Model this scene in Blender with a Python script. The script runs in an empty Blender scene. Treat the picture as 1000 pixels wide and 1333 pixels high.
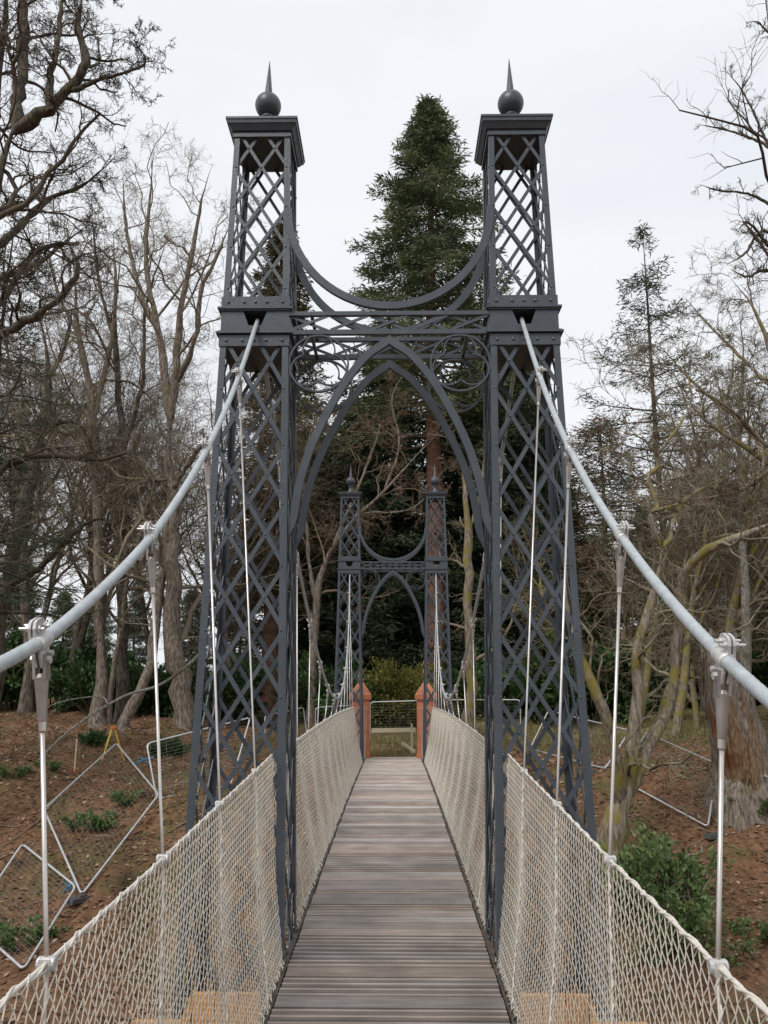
import bpy, math, time
import numpy as np
from mathutils import Vector, Matrix

T_START = time.time()
scene = bpy.context.scene
COL = scene.collection
rad = math.radians

# ------------------------------------------------------------------ camera, sky, sun, exposure
F_PX, PITCH, YAW, CX, EYE = 1050.0, 0.2074, 0.0128, 0.03, 1.57
cam_data = bpy.data.cameras.new('camera')
cam = bpy.data.objects.new('camera', cam_data)
COL.objects.link(cam)
cam.location = (CX, 0.0, EYE)
cam.rotation_euler = (math.pi / 2 + PITCH, 0.0, YAW)
cam_data.sensor_fit = 'VERTICAL'
cam_data.sensor_height = 36.0
cam_data.lens = 36.0 * F_PX / 1333.0
cam_data.clip_start = 0.05
cam_data.clip_end = 2000.0
scene.camera = cam

SUN_EL, SUN_AZ = rad(48), rad(215)          # azimuth from +Y towards +X: behind the camera, to its left
world = bpy.data.worlds.new('World')
scene.world = world
world.use_nodes = True
wn, wl = world.node_tree.nodes, world.node_tree.links
wn.clear()
w_out = wn.new('ShaderNodeOutputWorld')
w_sky = wn.new('ShaderNodeTexSky')
w_sky.sky_type = 'NISHITA'
w_sky.sun_disc = False
w_sky.sun_elevation = SUN_EL
w_sky.sun_rotation = SUN_AZ
w_bg1 = wn.new('ShaderNodeBackground')
w_bg1.inputs['Strength'].default_value = 0.08
wl.new(w_sky.outputs[0], w_bg1.inputs['Color'])
w_bg2 = wn.new('ShaderNodeBackground')      # the even cloud layer that covers the sky
w_tc = wn.new('ShaderNodeTexCoord')
w_no = wn.new('ShaderNodeTexNoise')
w_no.inputs['Scale'].default_value = 2.2
w_no.inputs['Detail'].default_value = 4.0
w_map = wn.new('ShaderNodeMapping')
w_map.inputs['Scale'].default_value = (1, 1, 2.5)
wl.new(w_tc.outputs['Generated'], w_map.inputs['Vector'])
wl.new(w_map.outputs[0], w_no.inputs['Vector'])
w_ramp = wn.new('ShaderNodeValToRGB')
w_ramp.color_ramp.elements[0].position = 0.3
w_ramp.color_ramp.elements[0].color = (0.80, 0.835, 0.885, 1)
w_ramp.color_ramp.elements[1].position = 0.7
w_ramp.color_ramp.elements[1].color = (0.92, 0.932, 0.95, 1)
wl.new(w_no.outputs['Fac'], w_ramp.inputs['Fac'])
wl.new(w_ramp.outputs[0], w_bg2.inputs['Color'])
w_bg2.inputs['Strength'].default_value = 0.765
w_mix = wn.new('ShaderNodeMixShader')
w_mix.inputs['Fac'].default_value = 0.94
wl.new(w_bg1.outputs[0], w_mix.inputs[1])
wl.new(w_bg2.outputs[0], w_mix.inputs[2])
wl.new(w_mix.outputs[0], w_out.inputs['Surface'])

sun_data = bpy.data.lights.new('sun', 'SUN')
sun_data.energy = 1.5
sun_data.angle = rad(25)
sun_data.color = (1.0, 0.965, 0.92)
sun = bpy.data.objects.new('sun', sun_data)
COL.objects.link(sun)
_sd = Vector((math.sin(SUN_AZ) * math.cos(SUN_EL), math.cos(SUN_AZ) * math.cos(SUN_EL), math.sin(SUN_EL)))
sun.rotation_euler = _sd.to_track_quat('Z', 'Y').to_euler()
sun.location = (-10, -10, 40)

scene.view_settings.view_transform = 'Standard'
scene.view_settings.look = 'None'
scene.view_settings.gamma = 1.0
scene.view_settings.exposure = 0.5
scene.view_settings.use_curve_mapping = False
scene.cycles.max_bounces = 6
scene.cycles.diffuse_bounces = 4
scene.cycles.glossy_bounces = 3

# ------------------------------------------------------------------ helpers
def at(px, py, Y):
    """World point at distance Y down the bridge seen at photo pixel (px, py)."""
    a, b = (px - 500) / F_PX, (666.5 - py) / F_PX
    fwd = math.cos(PITCH) - b * math.sin(PITCH)
    up = math.sin(PITCH) + b * math.cos(PITCH)
    x = a * math.cos(YAW) - fwd * math.sin(YAW)
    y = a * math.sin(YAW) + fwd * math.cos(YAW)
    t = Y / y
    return np.array([x * t + CX, Y, up * t + EYE])


def tag(o, label=None, cat=None, group=None, kind=None):
    if label: o['label'] = label
    if cat: o['category'] = cat
    if group: o['group'] = group
    if kind: o['kind'] = kind
    return o


def empty(name, loc, label, cat, group=None):
    o = bpy.data.objects.new(name, None)
    COL.objects.link(o)
    o.location = loc
    o.empty_display_size = 0.2
    return tag(o, label, cat, group)


def mesh_from(name, V, quads=None, tris=None, smooth=False, tint=None):
    V = np.asarray(V, dtype=np.float32).reshape(-1, 3)
    me = bpy.data.meshes.new(name)
    me.vertices.add(len(V))
    me.vertices.foreach_set('co', V.ravel())
    nq = 0 if quads is None else len(quads)
    nt = 0 if tris is None else len(tris)
    li = []
    if nq: li.append(np.asarray(quads, dtype=np.int32).ravel())
    if nt: li.append(np.asarray(tris, dtype=np.int32).ravel())
    loops = np.concatenate(li)
    me.loops.add(len(loops))
    me.loops.foreach_set('vertex_index', loops)
    starts = np.concatenate([np.arange(nq, dtype=np.int32) * 4, nq * 4 + np.arange(nt, dtype=np.int32) * 3])
    me.polygons.add(nq + nt)
    me.polygons.foreach_set('loop_start', starts)
    try:
        me.polygons.foreach_set('loop_total', np.concatenate([np.full(nq, 4, np.int32), np.full(nt, 3, np.int32)]))
    except Exception:
        pass
    me.polygons.foreach_set('use_smooth', np.full(nq + nt, bool(smooth), dtype=bool))
    if tint is not None:
        at_ = me.attributes.new('tint', 'FLOAT', 'POINT')
        at_.data.foreach_set('value', np.asarray(tint, dtype=np.float32))
    me.update(calc_edges=True)
    return me


def link(name, me, mat=None, parent=None, loc=None):
    o = bpy.data.objects.new(name, me)
    COL.objects.link(o)
    if mat is not None and not me.materials:
        me.materials.append(mat)
    if parent is not None: o.parent = parent
    if loc is not None: o.location = loc
    return o


def dup_tree(o, parent=None):
    c = o.copy()
    COL.objects.link(c)
    if parent is not None: c.parent = parent
    for ch in CHILDREN(o):
        dup_tree(ch, c)
    return c


def CHILDREN(o):
    return list(o.children)


class MB:
    """Collects shapes into ONE mesh."""
    def __init__(s):
        s.V, s.Q, s.T, s.n = [], [], [], 0

    def add(s, V, Q=None, T=None):
        V = np.asarray(V, float).reshape(-1, 3)
        if Q is not None and len(Q): s.Q.append(np.asarray(Q, int).reshape(-1, 4) + s.n)
        if T is not None and len(T): s.T.append(np.asarray(T, int).reshape(-1, 3) + s.n)
        s.V.append(V)
        s.n += len(V)

    def box(s, c, h):
        c, h = np.array(c, float), np.array(h, float)
        V = np.array([[x, y, z] for x in (-1, 1) for y in (-1, 1) for z in (-1, 1)]) * h + c
        s.add(V, [[0, 1, 3, 2], [4, 6, 7, 5], [0, 4, 5, 1], [2, 3, 7, 6], [0, 2, 6, 4], [1, 5, 7, 3]])

    def beam(s, A, B, wd, w, td, t):
        """Box from A to B; half width w along wd, half thickness t along td."""
        A, B = np.array(A, float), np.array(B, float)
        wd, td = np.array(wd, float), np.array(td, float)
        V = [p + a * w * wd + b * t * td for p in (A, B) for a in (-1, 1) for b in (-1, 1)]
        s.add(V, [[0, 1, 3, 2], [4, 6, 7, 5], [0, 4, 5, 1], [2, 3, 7, 6], [0, 2, 6, 4], [1, 5, 7, 3]])

    def obar(s, A, B, w, t, up=(0, 0, 1)):
        A, B = np.array(A, float), np.array(B, float)
        d = (B - A) / np.linalg.norm(B - A)
        u = np.array(up, float)
        if abs(u @ d) > .95: u = np.array([1., 0, 0])
        wd = np.cross(d, u); wd /= np.linalg.norm(wd)
        s.beam(A, B, wd, w, np.cross(wd, d), t)

    def tube(s, P, R, S=8, cap=True):
        P = np.asarray(P, float)
        V, Q = tubes(P[None], np.broadcast_to(np.asarray(R, float), (len(P),))[None], S)
        n0 = s.n
        s.add(V, Q)
        if cap:
            K = len(P)
            for k, rev in ((0, True), (K - 1, False)):
                c = s.n
                s.add([P[k]])
                ring = n0 + k * S + np.arange(S)
                nx = np.roll(ring, -1)
                tr = np.stack([np.full(S, c), nx, ring] if rev else [np.full(S, c), ring, nx], 1)
                s.T.append(tr)

    def lathe(s, prof, c=(0, 0, 0), S=24):
        prof = np.asarray(prof, float)
        a = np.linspace(0, 2 * np.pi, S, endpoint=False)
        K = len(prof)
        V = np.stack([np.outer(prof[:, 0], np.cos(a)), np.outer(prof[:, 0], np.sin(a)), np.outer(prof[:, 1], np.ones(S))], -1) + np.array(c)
        i, j = np.meshgrid(np.arange(K - 1), np.arange(S), indexing='ij')
        j2 = (j + 1) % S
        Q = np.stack([i * S + j, i * S + j2, (i + 1) * S + j2, (i + 1) * S + j], -1).reshape(-1, 4)
        s.add(V, Q)

    def prism(s, poly, axis, d0, d1):
        """Extrude a convex or ear-free polygon list (fan triangulated) along axis; poly in the other two axes' order."""
        poly = np.asarray(poly, float)
        n = len(poly)
        oth = [k for k in range(3) if k != axis]
        V = np.zeros((2 * n, 3))
        for r, d in ((0, d0), (1, d1)):
            V[r * n:(r + 1) * n, oth[0]] = poly[:, 0]
            V[r * n:(r + 1) * n, oth[1]] = poly[:, 1]
            V[r * n:(r + 1) * n, axis] = d
        Q = [[i, (i + 1) % n, n + (i + 1) % n, n + i] for i in range(n)]
        T = [[0, i, i + 1] for i in range(1, n - 1)] + [[n, n + i + 1, n + i] for i in range(1, n - 1)]
        s.add(V, Q, T)

    def mesh(s, name, smooth=False):
        return mesh_from(name, np.concatenate(s.V), np.concatenate(s.Q) if s.Q else None, np.concatenate(s.T) if s.T else None, smooth)

    def build(s, name, mat, parent=None, smooth=False, loc=None):
        return link(name, s.mesh(name, smooth), mat, parent, loc)


def norm(a):
    return a / np.maximum(np.linalg.norm(a, axis=-1, keepdims=True), 1e-9)


def tubes(P, R, S, mod=None):
    """Polylines P (N,K,3) with radii R (N,K) -> verts, quads of S-sided tubes."""
    N, K, _ = P.shape
    T = norm(np.gradient(P, axis=1))
    ref = np.zeros((N, 1, 3))
    m = norm(P[:, -1] - P[:, 0])
    ax = np.argmin(np.abs(m), axis=1)
    ref[np.arange(N), 0, ax] = 1
    n1 = norm(ref - T * np.sum(ref * T, -1, keepdims=True))
    n2 = np.cross(T, n1)
    a = np.linspace(0, 2 * np.pi, S, endpoint=False)
    ca, sa = np.cos(a), np.sin(a)
    V = P[:, :, None, :] + R[:, :, None, None] * (n1[:, :, None, :] * ca[None, None, :, None] + n2[:, :, None, :] * sa[None, None, :, None])
    i, k, j = np.meshgrid(np.arange(N), np.arange(K - 1), np.arange(S), indexing='ij')
    b = i * K * S + k * S
    j2 = (j + 1) % S
    Q = np.stack([b + j, b + j2, b + S + j2, b + S + j], -1).reshape(-1, 4)
    return V.reshape(-1, 3), Q


# ------------------------------------------------------------------ materials
def nodes_of(m):
    m.use_nodes = True
    return m.node_tree.nodes, m.node_tree.links, m.node_tree.nodes['Principled BSDF']


def mat(name, c1, c2=None, rough=0.6, metal=0.0, scale=6.0, stretch=(1, 1, 1), bump=0.0, bscale=None, detail=5.0, c3=None, coord='Object', spec=0.5, randv=0.0, p=(0.35, 0.65), sscale=None, sp=(0.55, 0.7), distort=0.0):
    """Noise mix of c1/c2, a second noise laying patches of c3 over it, bump, and a brightness change per object."""
    m = bpy.data.materials.new(name)
    n, l, b = nodes_of(m)
    b.inputs['Roughness'].default_value = rough
    b.inputs['Metallic'].default_value = metal
    b.inputs['Specular IOR Level'].default_value = spec
    if c2 is None: c2 = c1
    tc = n.new('ShaderNodeTexCoord')
    mp = n.new('ShaderNodeMapping')
    mp.inputs['Scale'].default_value = stretch
    l.new(tc.outputs[coord], mp.inputs['Vector'])
    no = n.new('ShaderNodeTexNoise')
    no.inputs['Scale'].default_value = scale
    no.inputs['Detail'].default_value = detail
    no.inputs['Distortion'].default_value = distort
    vec = mp.outputs[0]
    if randv:
        oi = n.new('ShaderNodeObjectInfo')
        ad = n.new('ShaderNodeVectorMath'); ad.operation = 'ADD'
        sc = n.new('ShaderNodeVectorMath'); sc.operation = 'SCALE'
        cv = n.new('ShaderNodeCombineXYZ')
        for k in range(3): l.new(oi.outputs['Random'], cv.inputs[k])
        l.new(cv.outputs[0], sc.inputs[0]); sc.inputs['Scale'].default_value = 37.0
        l.new(vec, ad.inputs[0]); l.new(sc.outputs[0], ad.inputs[1])
        vec = ad.outputs[0]
    l.new(vec, no.inputs['Vector'])
    rp = n.new('ShaderNodeValToRGB')
    rp.color_ramp.elements[0].position, rp.color_ramp.elements[1].position = p
    rp.color_ramp.elements[0].color = (*c1, 1)
    rp.color_ramp.elements[1].color = (*c2, 1)
    l.new(no.outputs['Fac'], rp.inputs['Fac'])
    col = rp.outputs[0]
    if c3 is not None:
        n3 = n.new('ShaderNodeTexNoise')
        n3.inputs['Scale'].default_value = sscale or scale * 0.3
        n3.inputs['Detail'].default_value = 6.0
        l.new(tc.outputs[coord], n3.inputs['Vector'])
        mr = n.new('ShaderNodeMapRange')
        mr.inputs['From Min'].default_value, mr.inputs['From Max'].default_value = sp
        l.new(n3.outputs['Fac'], mr.inputs['Value'])
        mx = n.new('ShaderNodeMix'); mx.data_type = 'RGBA'
        l.new(mr.outputs[0], mx.inputs['Factor'])
        l.new(col, mx.inputs['A'])
        mx.inputs['B'].default_value = (*c3, 1)
        col = mx.outputs['Result']
    if randv:
        hs = n.new('ShaderNodeHueSaturation')
        mr2 = n.new('ShaderNodeMapRange')
        mr2.inputs['To Min'].default_value, mr2.inputs['To Max'].default_value = 1 - randv, 1 + randv
        l.new(oi.outputs['Random'], mr2.inputs['Value'])
        l.new(mr2.outputs[0], hs.inputs['Value'])
        l.new(col, hs.inputs['Color'])
        col = hs.outputs[0]
    l.new(col, b.inputs['Base Color'])
    if bump:
        n2 = n.new('ShaderNodeTexNoise')
        n2.inputs['Scale'].default_value = bscale or scale * 3
        n2.inputs['Detail'].default_value = 6.0
        l.new(vec, n2.inputs['Vector'])
        bp = n.new('ShaderNodeBump')
        bp.inputs['Strength'].default_value = bump
        bp.inputs['Distance'].default_value = 0.02
        l.new(n2.outputs['Fac'], bp.inputs['Height'])
        l.new(bp.outputs[0], b.inputs['Normal'])
    return m


def leaf_mat(name, cols, rough=0.55, transl=0.25):
    """Leaf colours picked by the 'tint' attribute of each leaf or spray."""
    m = bpy.data.materials.new(name)
    n, l, b = nodes_of(m)
    b.inputs['Roughness'].default_value = rough
    b.inputs['Specular IOR Level'].default_value = 0.3
    a = n.new('ShaderNodeAttribute'); a.attribute_name = 'tint'
    rp = n.new('ShaderNodeValToRGB')
    el = rp.color_ramp.elements
    el[0].color = (*cols[0], 1); el[1].color = (*cols[-1], 1)
    for k in range(1, len(cols) - 1):
        e = el.new(k / (len(cols) - 1)); e.color = (*cols[k], 1)
    l.new(a.outputs['Fac'], rp.inputs['Fac'])
    l.new(rp.outputs[0], b.inputs['Base Color'])
    if transl:
        out = n['Material Output']
        tr = n.new('ShaderNodeBsdfTranslucent')
        l.new(rp.outputs[0], tr.inputs['Color'])
        mx = n.new('ShaderNodeMixShader'); mx.inputs['Fac'].default_value = transl
        l.new(b.outputs[0], mx.inputs[1]); l.new(tr.outputs[0], mx.inputs[2])
        l.new(mx.outputs[0], out.inputs['Surface'])
    return m


M = {}
M['paint'] = mat('grey_paint', (.044, .055, .068), (.056, .068, .083), rough=.38, scale=9, bump=.12, bscale=60, c3=(.066, .077, .088), sscale=3.5)
M['rivet'] = mat('rivet_paint', (.07, .078, .088), rough=.35)
M['cable'] = mat('galvanised_strand', (.40, .435, .455), (.50, .535, .55), rough=.5, metal=.35, scale=25, bump=.1)
M['clampm'] = mat('galvanised_cast', (.50, .49, .48), (.62, .61, .60), rough=.42, metal=.45, scale=30, bump=.1)
M['rod'] = mat('stainless_rod', (.52, .48, .45), (.60, .56, .53), rough=.32, metal=.8, scale=20)
M['socket'] = mat('dull_socket', (.26, .23, .21), (.34, .30, .28), rough=.4, metal=.6, scale=25)
M['net'] = mat('cream_net_wire', (.60, .545, .46), (.71, .65, .56), rough=.5, scale=40, c3=(.40, .32, .235), sscale=9, sp=(.55, .72))
M['netrope'] = mat('cream_rope', (.58, .54, .48), (.68, .64, .57), rough=.5, scale=60)
M['edge'] = mat('rusty_edge_steel', (.045, .042, .04), (.10, .07, .045), rough=.6, scale=10, c3=(.10, .12, .09), sscale=5)
M['pine'] = mat('fresh_pine_board', (.38, .20, .08), (.50, .28, .12), rough=.6, scale=5, stretch=(1, 6, 8), randv=.15, bump=.1)
M['oldwood'] = mat('pale_rail_wood', (.42, .35, .24), (.52, .45, .32), rough=.7, scale=6, stretch=(1, 8, 8), randv=.1)
M['terracotta'] = mat('terracotta_paint', (.46, .155, .072), (.54, .20, .10), rough=.5, scale=8, bump=.1, c3=(.30, .11, .06), sscale=3)
M['galv'] = mat('fence_tube_steel', (.46, .47, .48), (.58, .59, .60), rough=.45, metal=.4, scale=12)
M['wire'] = mat('fence_wire_steel', (.20, .20, .19), (.26, .26, .25), rough=.5, metal=.4, scale=12)
M['block'] = mat('rubber_fence_foot', (.05, .05, .052), (.075, .075, .075), rough=.8, scale=10, bump=.2)
M['blue'] = mat('blue_tie', (.02, .22, .45), rough=.5)
M['yellow'] = mat('yellow_tripod', (.62, .42, .02), (.68, .48, .04), rough=.45, scale=12)
M['orange'] = mat('orange_marker', (.6, .16, .04), rough=.5)
M['greysheet'] = mat('grey_sheet', (.13, .14, .15), (.19, .20, .21), rough=.5, scale=4, metal=.2)


def deck_material():
    m = bpy.data.materials.new('weathered_deck_board')
    n, l, b = nodes_of(m)
    tc = n.new('ShaderNodeTexCoord'); oi = n.new('ShaderNodeObjectInfo')
    cv = n.new('ShaderNodeCombineXYZ')
    for k in range(3): l.new(oi.outputs['Random'], cv.inputs[k])
    sc = n.new('ShaderNodeVectorMath'); sc.operation = 'SCALE'; sc.inputs['Scale'].default_value = 91
    l.new(cv.outputs[0], sc.inputs[0])
    mp = n.new('ShaderNodeMapping'); mp.inputs['Scale'].default_value = (1.5, 30, 30)
    l.new(tc.outputs['Object'], mp.inputs['Vector'])
    ad = n.new('ShaderNodeVectorMath'); ad.operation = 'ADD'
    l.new(mp.outputs[0], ad.inputs[0]); l.new(sc.outputs[0], ad.inputs[1])
    no = n.new('ShaderNodeTexNoise'); no.inputs['Scale'].default_value = 2.2; no.inputs['Detail'].default_value = 7; no.inputs['Roughness'].default_value = .65
    l.new(ad.outputs[0], no.inputs['Vector'])
    rp = n.new('ShaderNodeValToRGB')
    rp.color_ramp.elements[0].position = .32; rp.color_ramp.elements[0].color = (.150, .120, .104, 1)
    rp.color_ramp.elements[1].position = .72; rp.color_ramp.elements[1].color = (.26, .222, .194, 1)
    l.new(no.outputs['Fac'], rp.inputs['Fac'])
    # blotches of wear, in world scale so that they run across neighbouring boards
    ge = n.new('ShaderNodeNewGeometry')
    n2 = n.new('ShaderNodeTexNoise'); n2.inputs['Scale'].default_value = 3.2; n2.inputs['Detail'].default_value = 5
    l.new(ge.outputs['Position'], n2.inputs['Vector'])
    r2 = n.new('ShaderNodeMapRange'); r2.inputs['From Min'].default_value = .3; r2.inputs['From Max'].default_value = .7
    r2.inputs['To Min'].default_value = .86; r2.inputs['To Max'].default_value = 1.14
    l.new(n2.outputs['Fac'], r2.inputs['Value'])
    r3 = n.new('ShaderNodeMapRange'); r3.inputs['To Min'].default_value = .88; r3.inputs['To Max'].default_value = 1.12
    l.new(oi.outputs['Random'], r3.inputs['Value'])
    mu = n.new('ShaderNodeMath'); mu.operation = 'MULTIPLY'
    l.new(r2.outputs[0], mu.inputs[0]); l.new(r3.outputs[0], mu.inputs[1])
    # sky glare painted into the colour: boards paler towards the far end, edge blotchy
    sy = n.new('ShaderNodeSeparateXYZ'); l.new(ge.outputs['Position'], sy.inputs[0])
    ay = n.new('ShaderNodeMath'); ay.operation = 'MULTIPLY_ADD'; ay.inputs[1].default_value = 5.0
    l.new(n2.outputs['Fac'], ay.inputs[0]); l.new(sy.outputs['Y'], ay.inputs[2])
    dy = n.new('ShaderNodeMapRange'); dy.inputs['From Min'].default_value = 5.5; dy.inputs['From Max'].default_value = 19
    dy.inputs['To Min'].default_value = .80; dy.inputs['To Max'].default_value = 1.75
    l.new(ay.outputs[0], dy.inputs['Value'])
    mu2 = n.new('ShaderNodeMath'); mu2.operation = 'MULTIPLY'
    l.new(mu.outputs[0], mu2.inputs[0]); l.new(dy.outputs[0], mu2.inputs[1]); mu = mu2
    hs = n.new('ShaderNodeHueSaturation')
    l.new(mu.outputs[0], hs.inputs['Value']); l.new(rp.outputs[0], hs.inputs['Color'])
    wh = n.new('ShaderNodeTexWhiteNoise'); wh.noise_dimensions = '1D'
    l.new(oi.outputs['Random'], wh.inputs['W'])
    r4 = n.new('ShaderNodeMapRange'); r4.inputs['To Min'].default_value = .55; r4.inputs['To Max'].default_value = 1.25
    l.new(wh.outputs['Value'], r4.inputs['Value']); l.new(r4.outputs[0], hs.inputs['Saturation'])
    # the rib tops are worn paler than the grooves, which hold dirt
    sz = n.new('ShaderNodeSeparateXYZ'); l.new(tc.outputs['Object'], sz.inputs[0])
    wr = n.new('ShaderNodeMapRange'); wr.inputs['From Min'].default_value = -.0045; wr.inputs['From Max'].default_value = -.0006
    wr.inputs['To Min'].default_value = .70; wr.inputs['To Max'].default_value = 1.6
    l.new(sz.outputs['Z'], wr.inputs['Value'])
    hs2 = n.new('ShaderNodeHueSaturation'); l.new(hs.outputs[0], hs2.inputs['Color']); l.new(wr.outputs[0], hs2.inputs['Value'])
    l.new(hs2.outputs[0], b.inputs['Base Color'])
    rr = n.new('ShaderNodeMapRange'); rr.inputs['To Min'].default_value = .30; rr.inputs['To Max'].default_value = .6
    l.new(n2.outputs['Fac'], rr.inputs['Value']); l.new(rr.outputs[0], b.inputs['Roughness'])
    bp = n.new('ShaderNodeBump'); bp.inputs['Strength'].default_value = .25; bp.inputs['Distance'].default_value = .004
    l.new(no.outputs['Fac'], bp.inputs['Height']); l.new(bp.outputs[0], b.inputs['Normal'])
    return m


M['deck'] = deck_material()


def ground_material():
    m = bpy.data.materials.new('leaf_littered_soil')
    n, l, b = nodes_of(m)
    b.inputs['Roughness'].default_value = .95
    b.inputs['Specular IOR Level'].default_value = .15
    ge = n.new('ShaderNodeNewGeometry')
    def noise(s, d=6, r=.6):
        k = n.new('ShaderNodeTexNoise'); k.inputs['Scale'].default_value = s; k.inputs['Detail'].default_value = d; k.inputs['Roughness'].default_value = r
        l.new(ge.outputs['Position'], k.inputs['Vector']); return k.outputs['Fac']
    rp = n.new('ShaderNodeValToRGB')
    e = rp.color_ramp.elements
    e[0].position = .3; e[0].color = (.070, .040, .024, 1)
    e[1].position = .72; e[1].color = (.34, .20, .118, 1)
    k = e.new(.5); k.color = (.185, .10, .056, 1)
    l.new(noise(7, 10, .75), rp.inputs['Fac'])
    def over(col, fac, c, lo, hi):
        mr = n.new('ShaderNodeMapRange'); mr.inputs['From Min'].default_value = lo; mr.inputs['From Max'].default_value = hi
        l.new(fac, mr.inputs['Value'])
        mx = n.new('ShaderNodeMix'); mx.data_type = 'RGBA'
        l.new(mr.outputs[0], mx.inputs['Factor']); l.new(col, mx.inputs['A']); mx.inputs['B'].default_value = (*c, 1)
        return mx.outputs['Result']
    c = over(rp.outputs[0], noise(.55, 8, .7), (.105, .108, .042), .50, .64)
    c = over(c, noise(1.3, 8, .7), (.24, .17, .115), .56, .70)
    c = over(c, noise(.9, 9, .75), (.045, .03, .02), .53, .68)
    # beyond the bank the ground turns to rough pale grass
    sx = n.new('ShaderNodeSeparateXYZ'); l.new(ge.outputs['Position'], sx.inputs[0])
    ad = n.new('ShaderNodeMath'); ad.operation = 'ADD'
    ns = n.new('ShaderNodeMath'); ns.operation = 'MULTIPLY'; ns.inputs[1].default_value = 9
    l.new(noise(.7, 5), ns.inputs[0]); gx = n.new('ShaderNodeMapRange'); gx.inputs['From Min'].default_value = -4.5; gx.inputs['From Max'].default_value = -1.5; gx.inputs['To Min'].default_value = -14; gx.inputs['To Max'].default_value = 0
    l.new(sx.outputs['X'], gx.inputs['Value'])
    ga = n.new('ShaderNodeMath'); ga.operation = 'ADD'; l.new(gx.outputs[0], ga.inputs[0]); l.new(sx.outputs['Y'], ga.inputs[1])
    l.new(ga.outputs[0], ad.inputs[0]); l.new(ns.outputs[0], ad.inputs[1])
    c = over(c, ad.outputs[0], (.29, .24, .11), 24.0, 27.5)
    l.new(c, b.inputs['Base Color'])
    bp = n.new('ShaderNodeBump'); bp.inputs['Strength'].default_value = .9; bp.inputs['Distance'].default_value = .06
    l.new(noise(14, 10, .75), bp.inputs['Height']); l.new(bp.outputs[0], b.inputs['Normal'])
    return m


def bark(name, c1, c2, moss=None, sp=(.5, .62), sscale=1.6, scale=5, bump=1.0):
    return mat(name, c1, c2, rough=.9, scale=scale * 2, stretch=(2.2, 2.2, .5), bump=bump, bscale=16, c3=moss, sscale=sscale, sp=sp, spec=.15, detail=9)


M['ground'] = ground_material()
M['bark_grey'] = bark('grey_bark', (.075, .060, .048), (.27, .225, .185), (.13, .12, .065), sp=(.56, .74), sscale=2.5)
M['bark_dark'] = bark('dark_bark', (.036, .030, .025), (.14, .115, .092), (.13, .13, .085), sp=(.55, .7), sscale=3)
M['bark_moss'] = bark('mossy_bark', (.10, .078, .058), (.30, .255, .205), (.20, .165, .045), sp=(.44, .62), sscale=3.0)
M['bark_red'] = bark('red_bark', (.11, .055, .038), (.33, .175, .125), (.16, .10, .075), scale=8)
M['bark_pale'] = bark('pale_lichen_bark', (.12, .11, .09), (.34, .33, .29), (.10, .085, .06), scale=10)
M['split_wood'] = bark('split_wood', (.09, .055, .034), (.24, .165, .10), (.11, .045, .022), scale=9)
M['twig_brown'] = mat('brown_twig', (.11, .084, .062), (.28, .232, .175), rough=.9, scale=1.2, spec=.1, c3=(.22, .205, .11), sscale=2.2, sp=(.55, .68))
M['twig_dark'] = mat('dark_twig', (.048, .038, .030), (.13, .105, .08), rough=.9, scale=1.5, spec=.1, c3=(.12, .12, .085), sscale=4, sp=(.6, .7))
M['twig_red'] = mat('reddish_twig', (.12, .085, .060), (.25, .18, .125), rough=.9, scale=1.5, spec=.1)
M['twig_lichen'] = mat('lichen_twig', (.13, .11, .072), (.31, .285, .20), rough=.9, scale=2.0, spec=.1, c3=(.11, .078, .055), sscale=1.1, sp=(.45, .6))
M['fir'] = leaf_mat('fir_spray', [(.036, .058, .030), (.080, .115, .055), (.14, .175, .085), (.23, .25, .13)], transl=.12)
M['spruce'] = leaf_mat('dark_spruce_spray', [(.022, .038, .020), (.046, .074, .036), (.085, .118, .056)], transl=.1)
M['brownfir'] = leaf_mat('olive_brown_spray', [(.055, .052, .024), (.095, .088, .042), (.15, .122, .066)], transl=.12)
M['larch'] = leaf_mat('rusty_brown_spray', [(.10, .060, .036), (.17, .105, .064), (.25, .165, .10)], transl=.15)
M['pinegrey'] = leaf_mat('grey_green_spray', [(.04, .06, .038), (.075, .10, .06), (.12, .14, .085)], transl=.12)
M['rhodo'] = leaf_mat('glossy_shrub_leaf', [(.028, .060, .022), (.058, .112, .036), (.11, .18, .065)], rough=.4, transl=.2)
M['freshleaf'] = leaf_mat('fresh_green_leaf', [(.060, .105, .035), (.125, .19, .065), (.23, .29, .12)], rough=.45, transl=.3)
M['yellowleaf'] = leaf_mat('yellow_green_leaf', [(.08, .088, .022), (.17, .17, .04), (.30, .27, .07)], transl=.3)
M['litter'] = leaf_mat('dead_leaf', [(.09, .048, .028), (.19, .105, .062), (.30, .19, .12), (.46, .35, .26)], rough=.8, transl=.1)
M['grass'] = leaf_mat('rough_grass', [(.10, .11, .035), (.22, .20, .08), (.38, .33, .17)], transl=.3)

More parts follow.
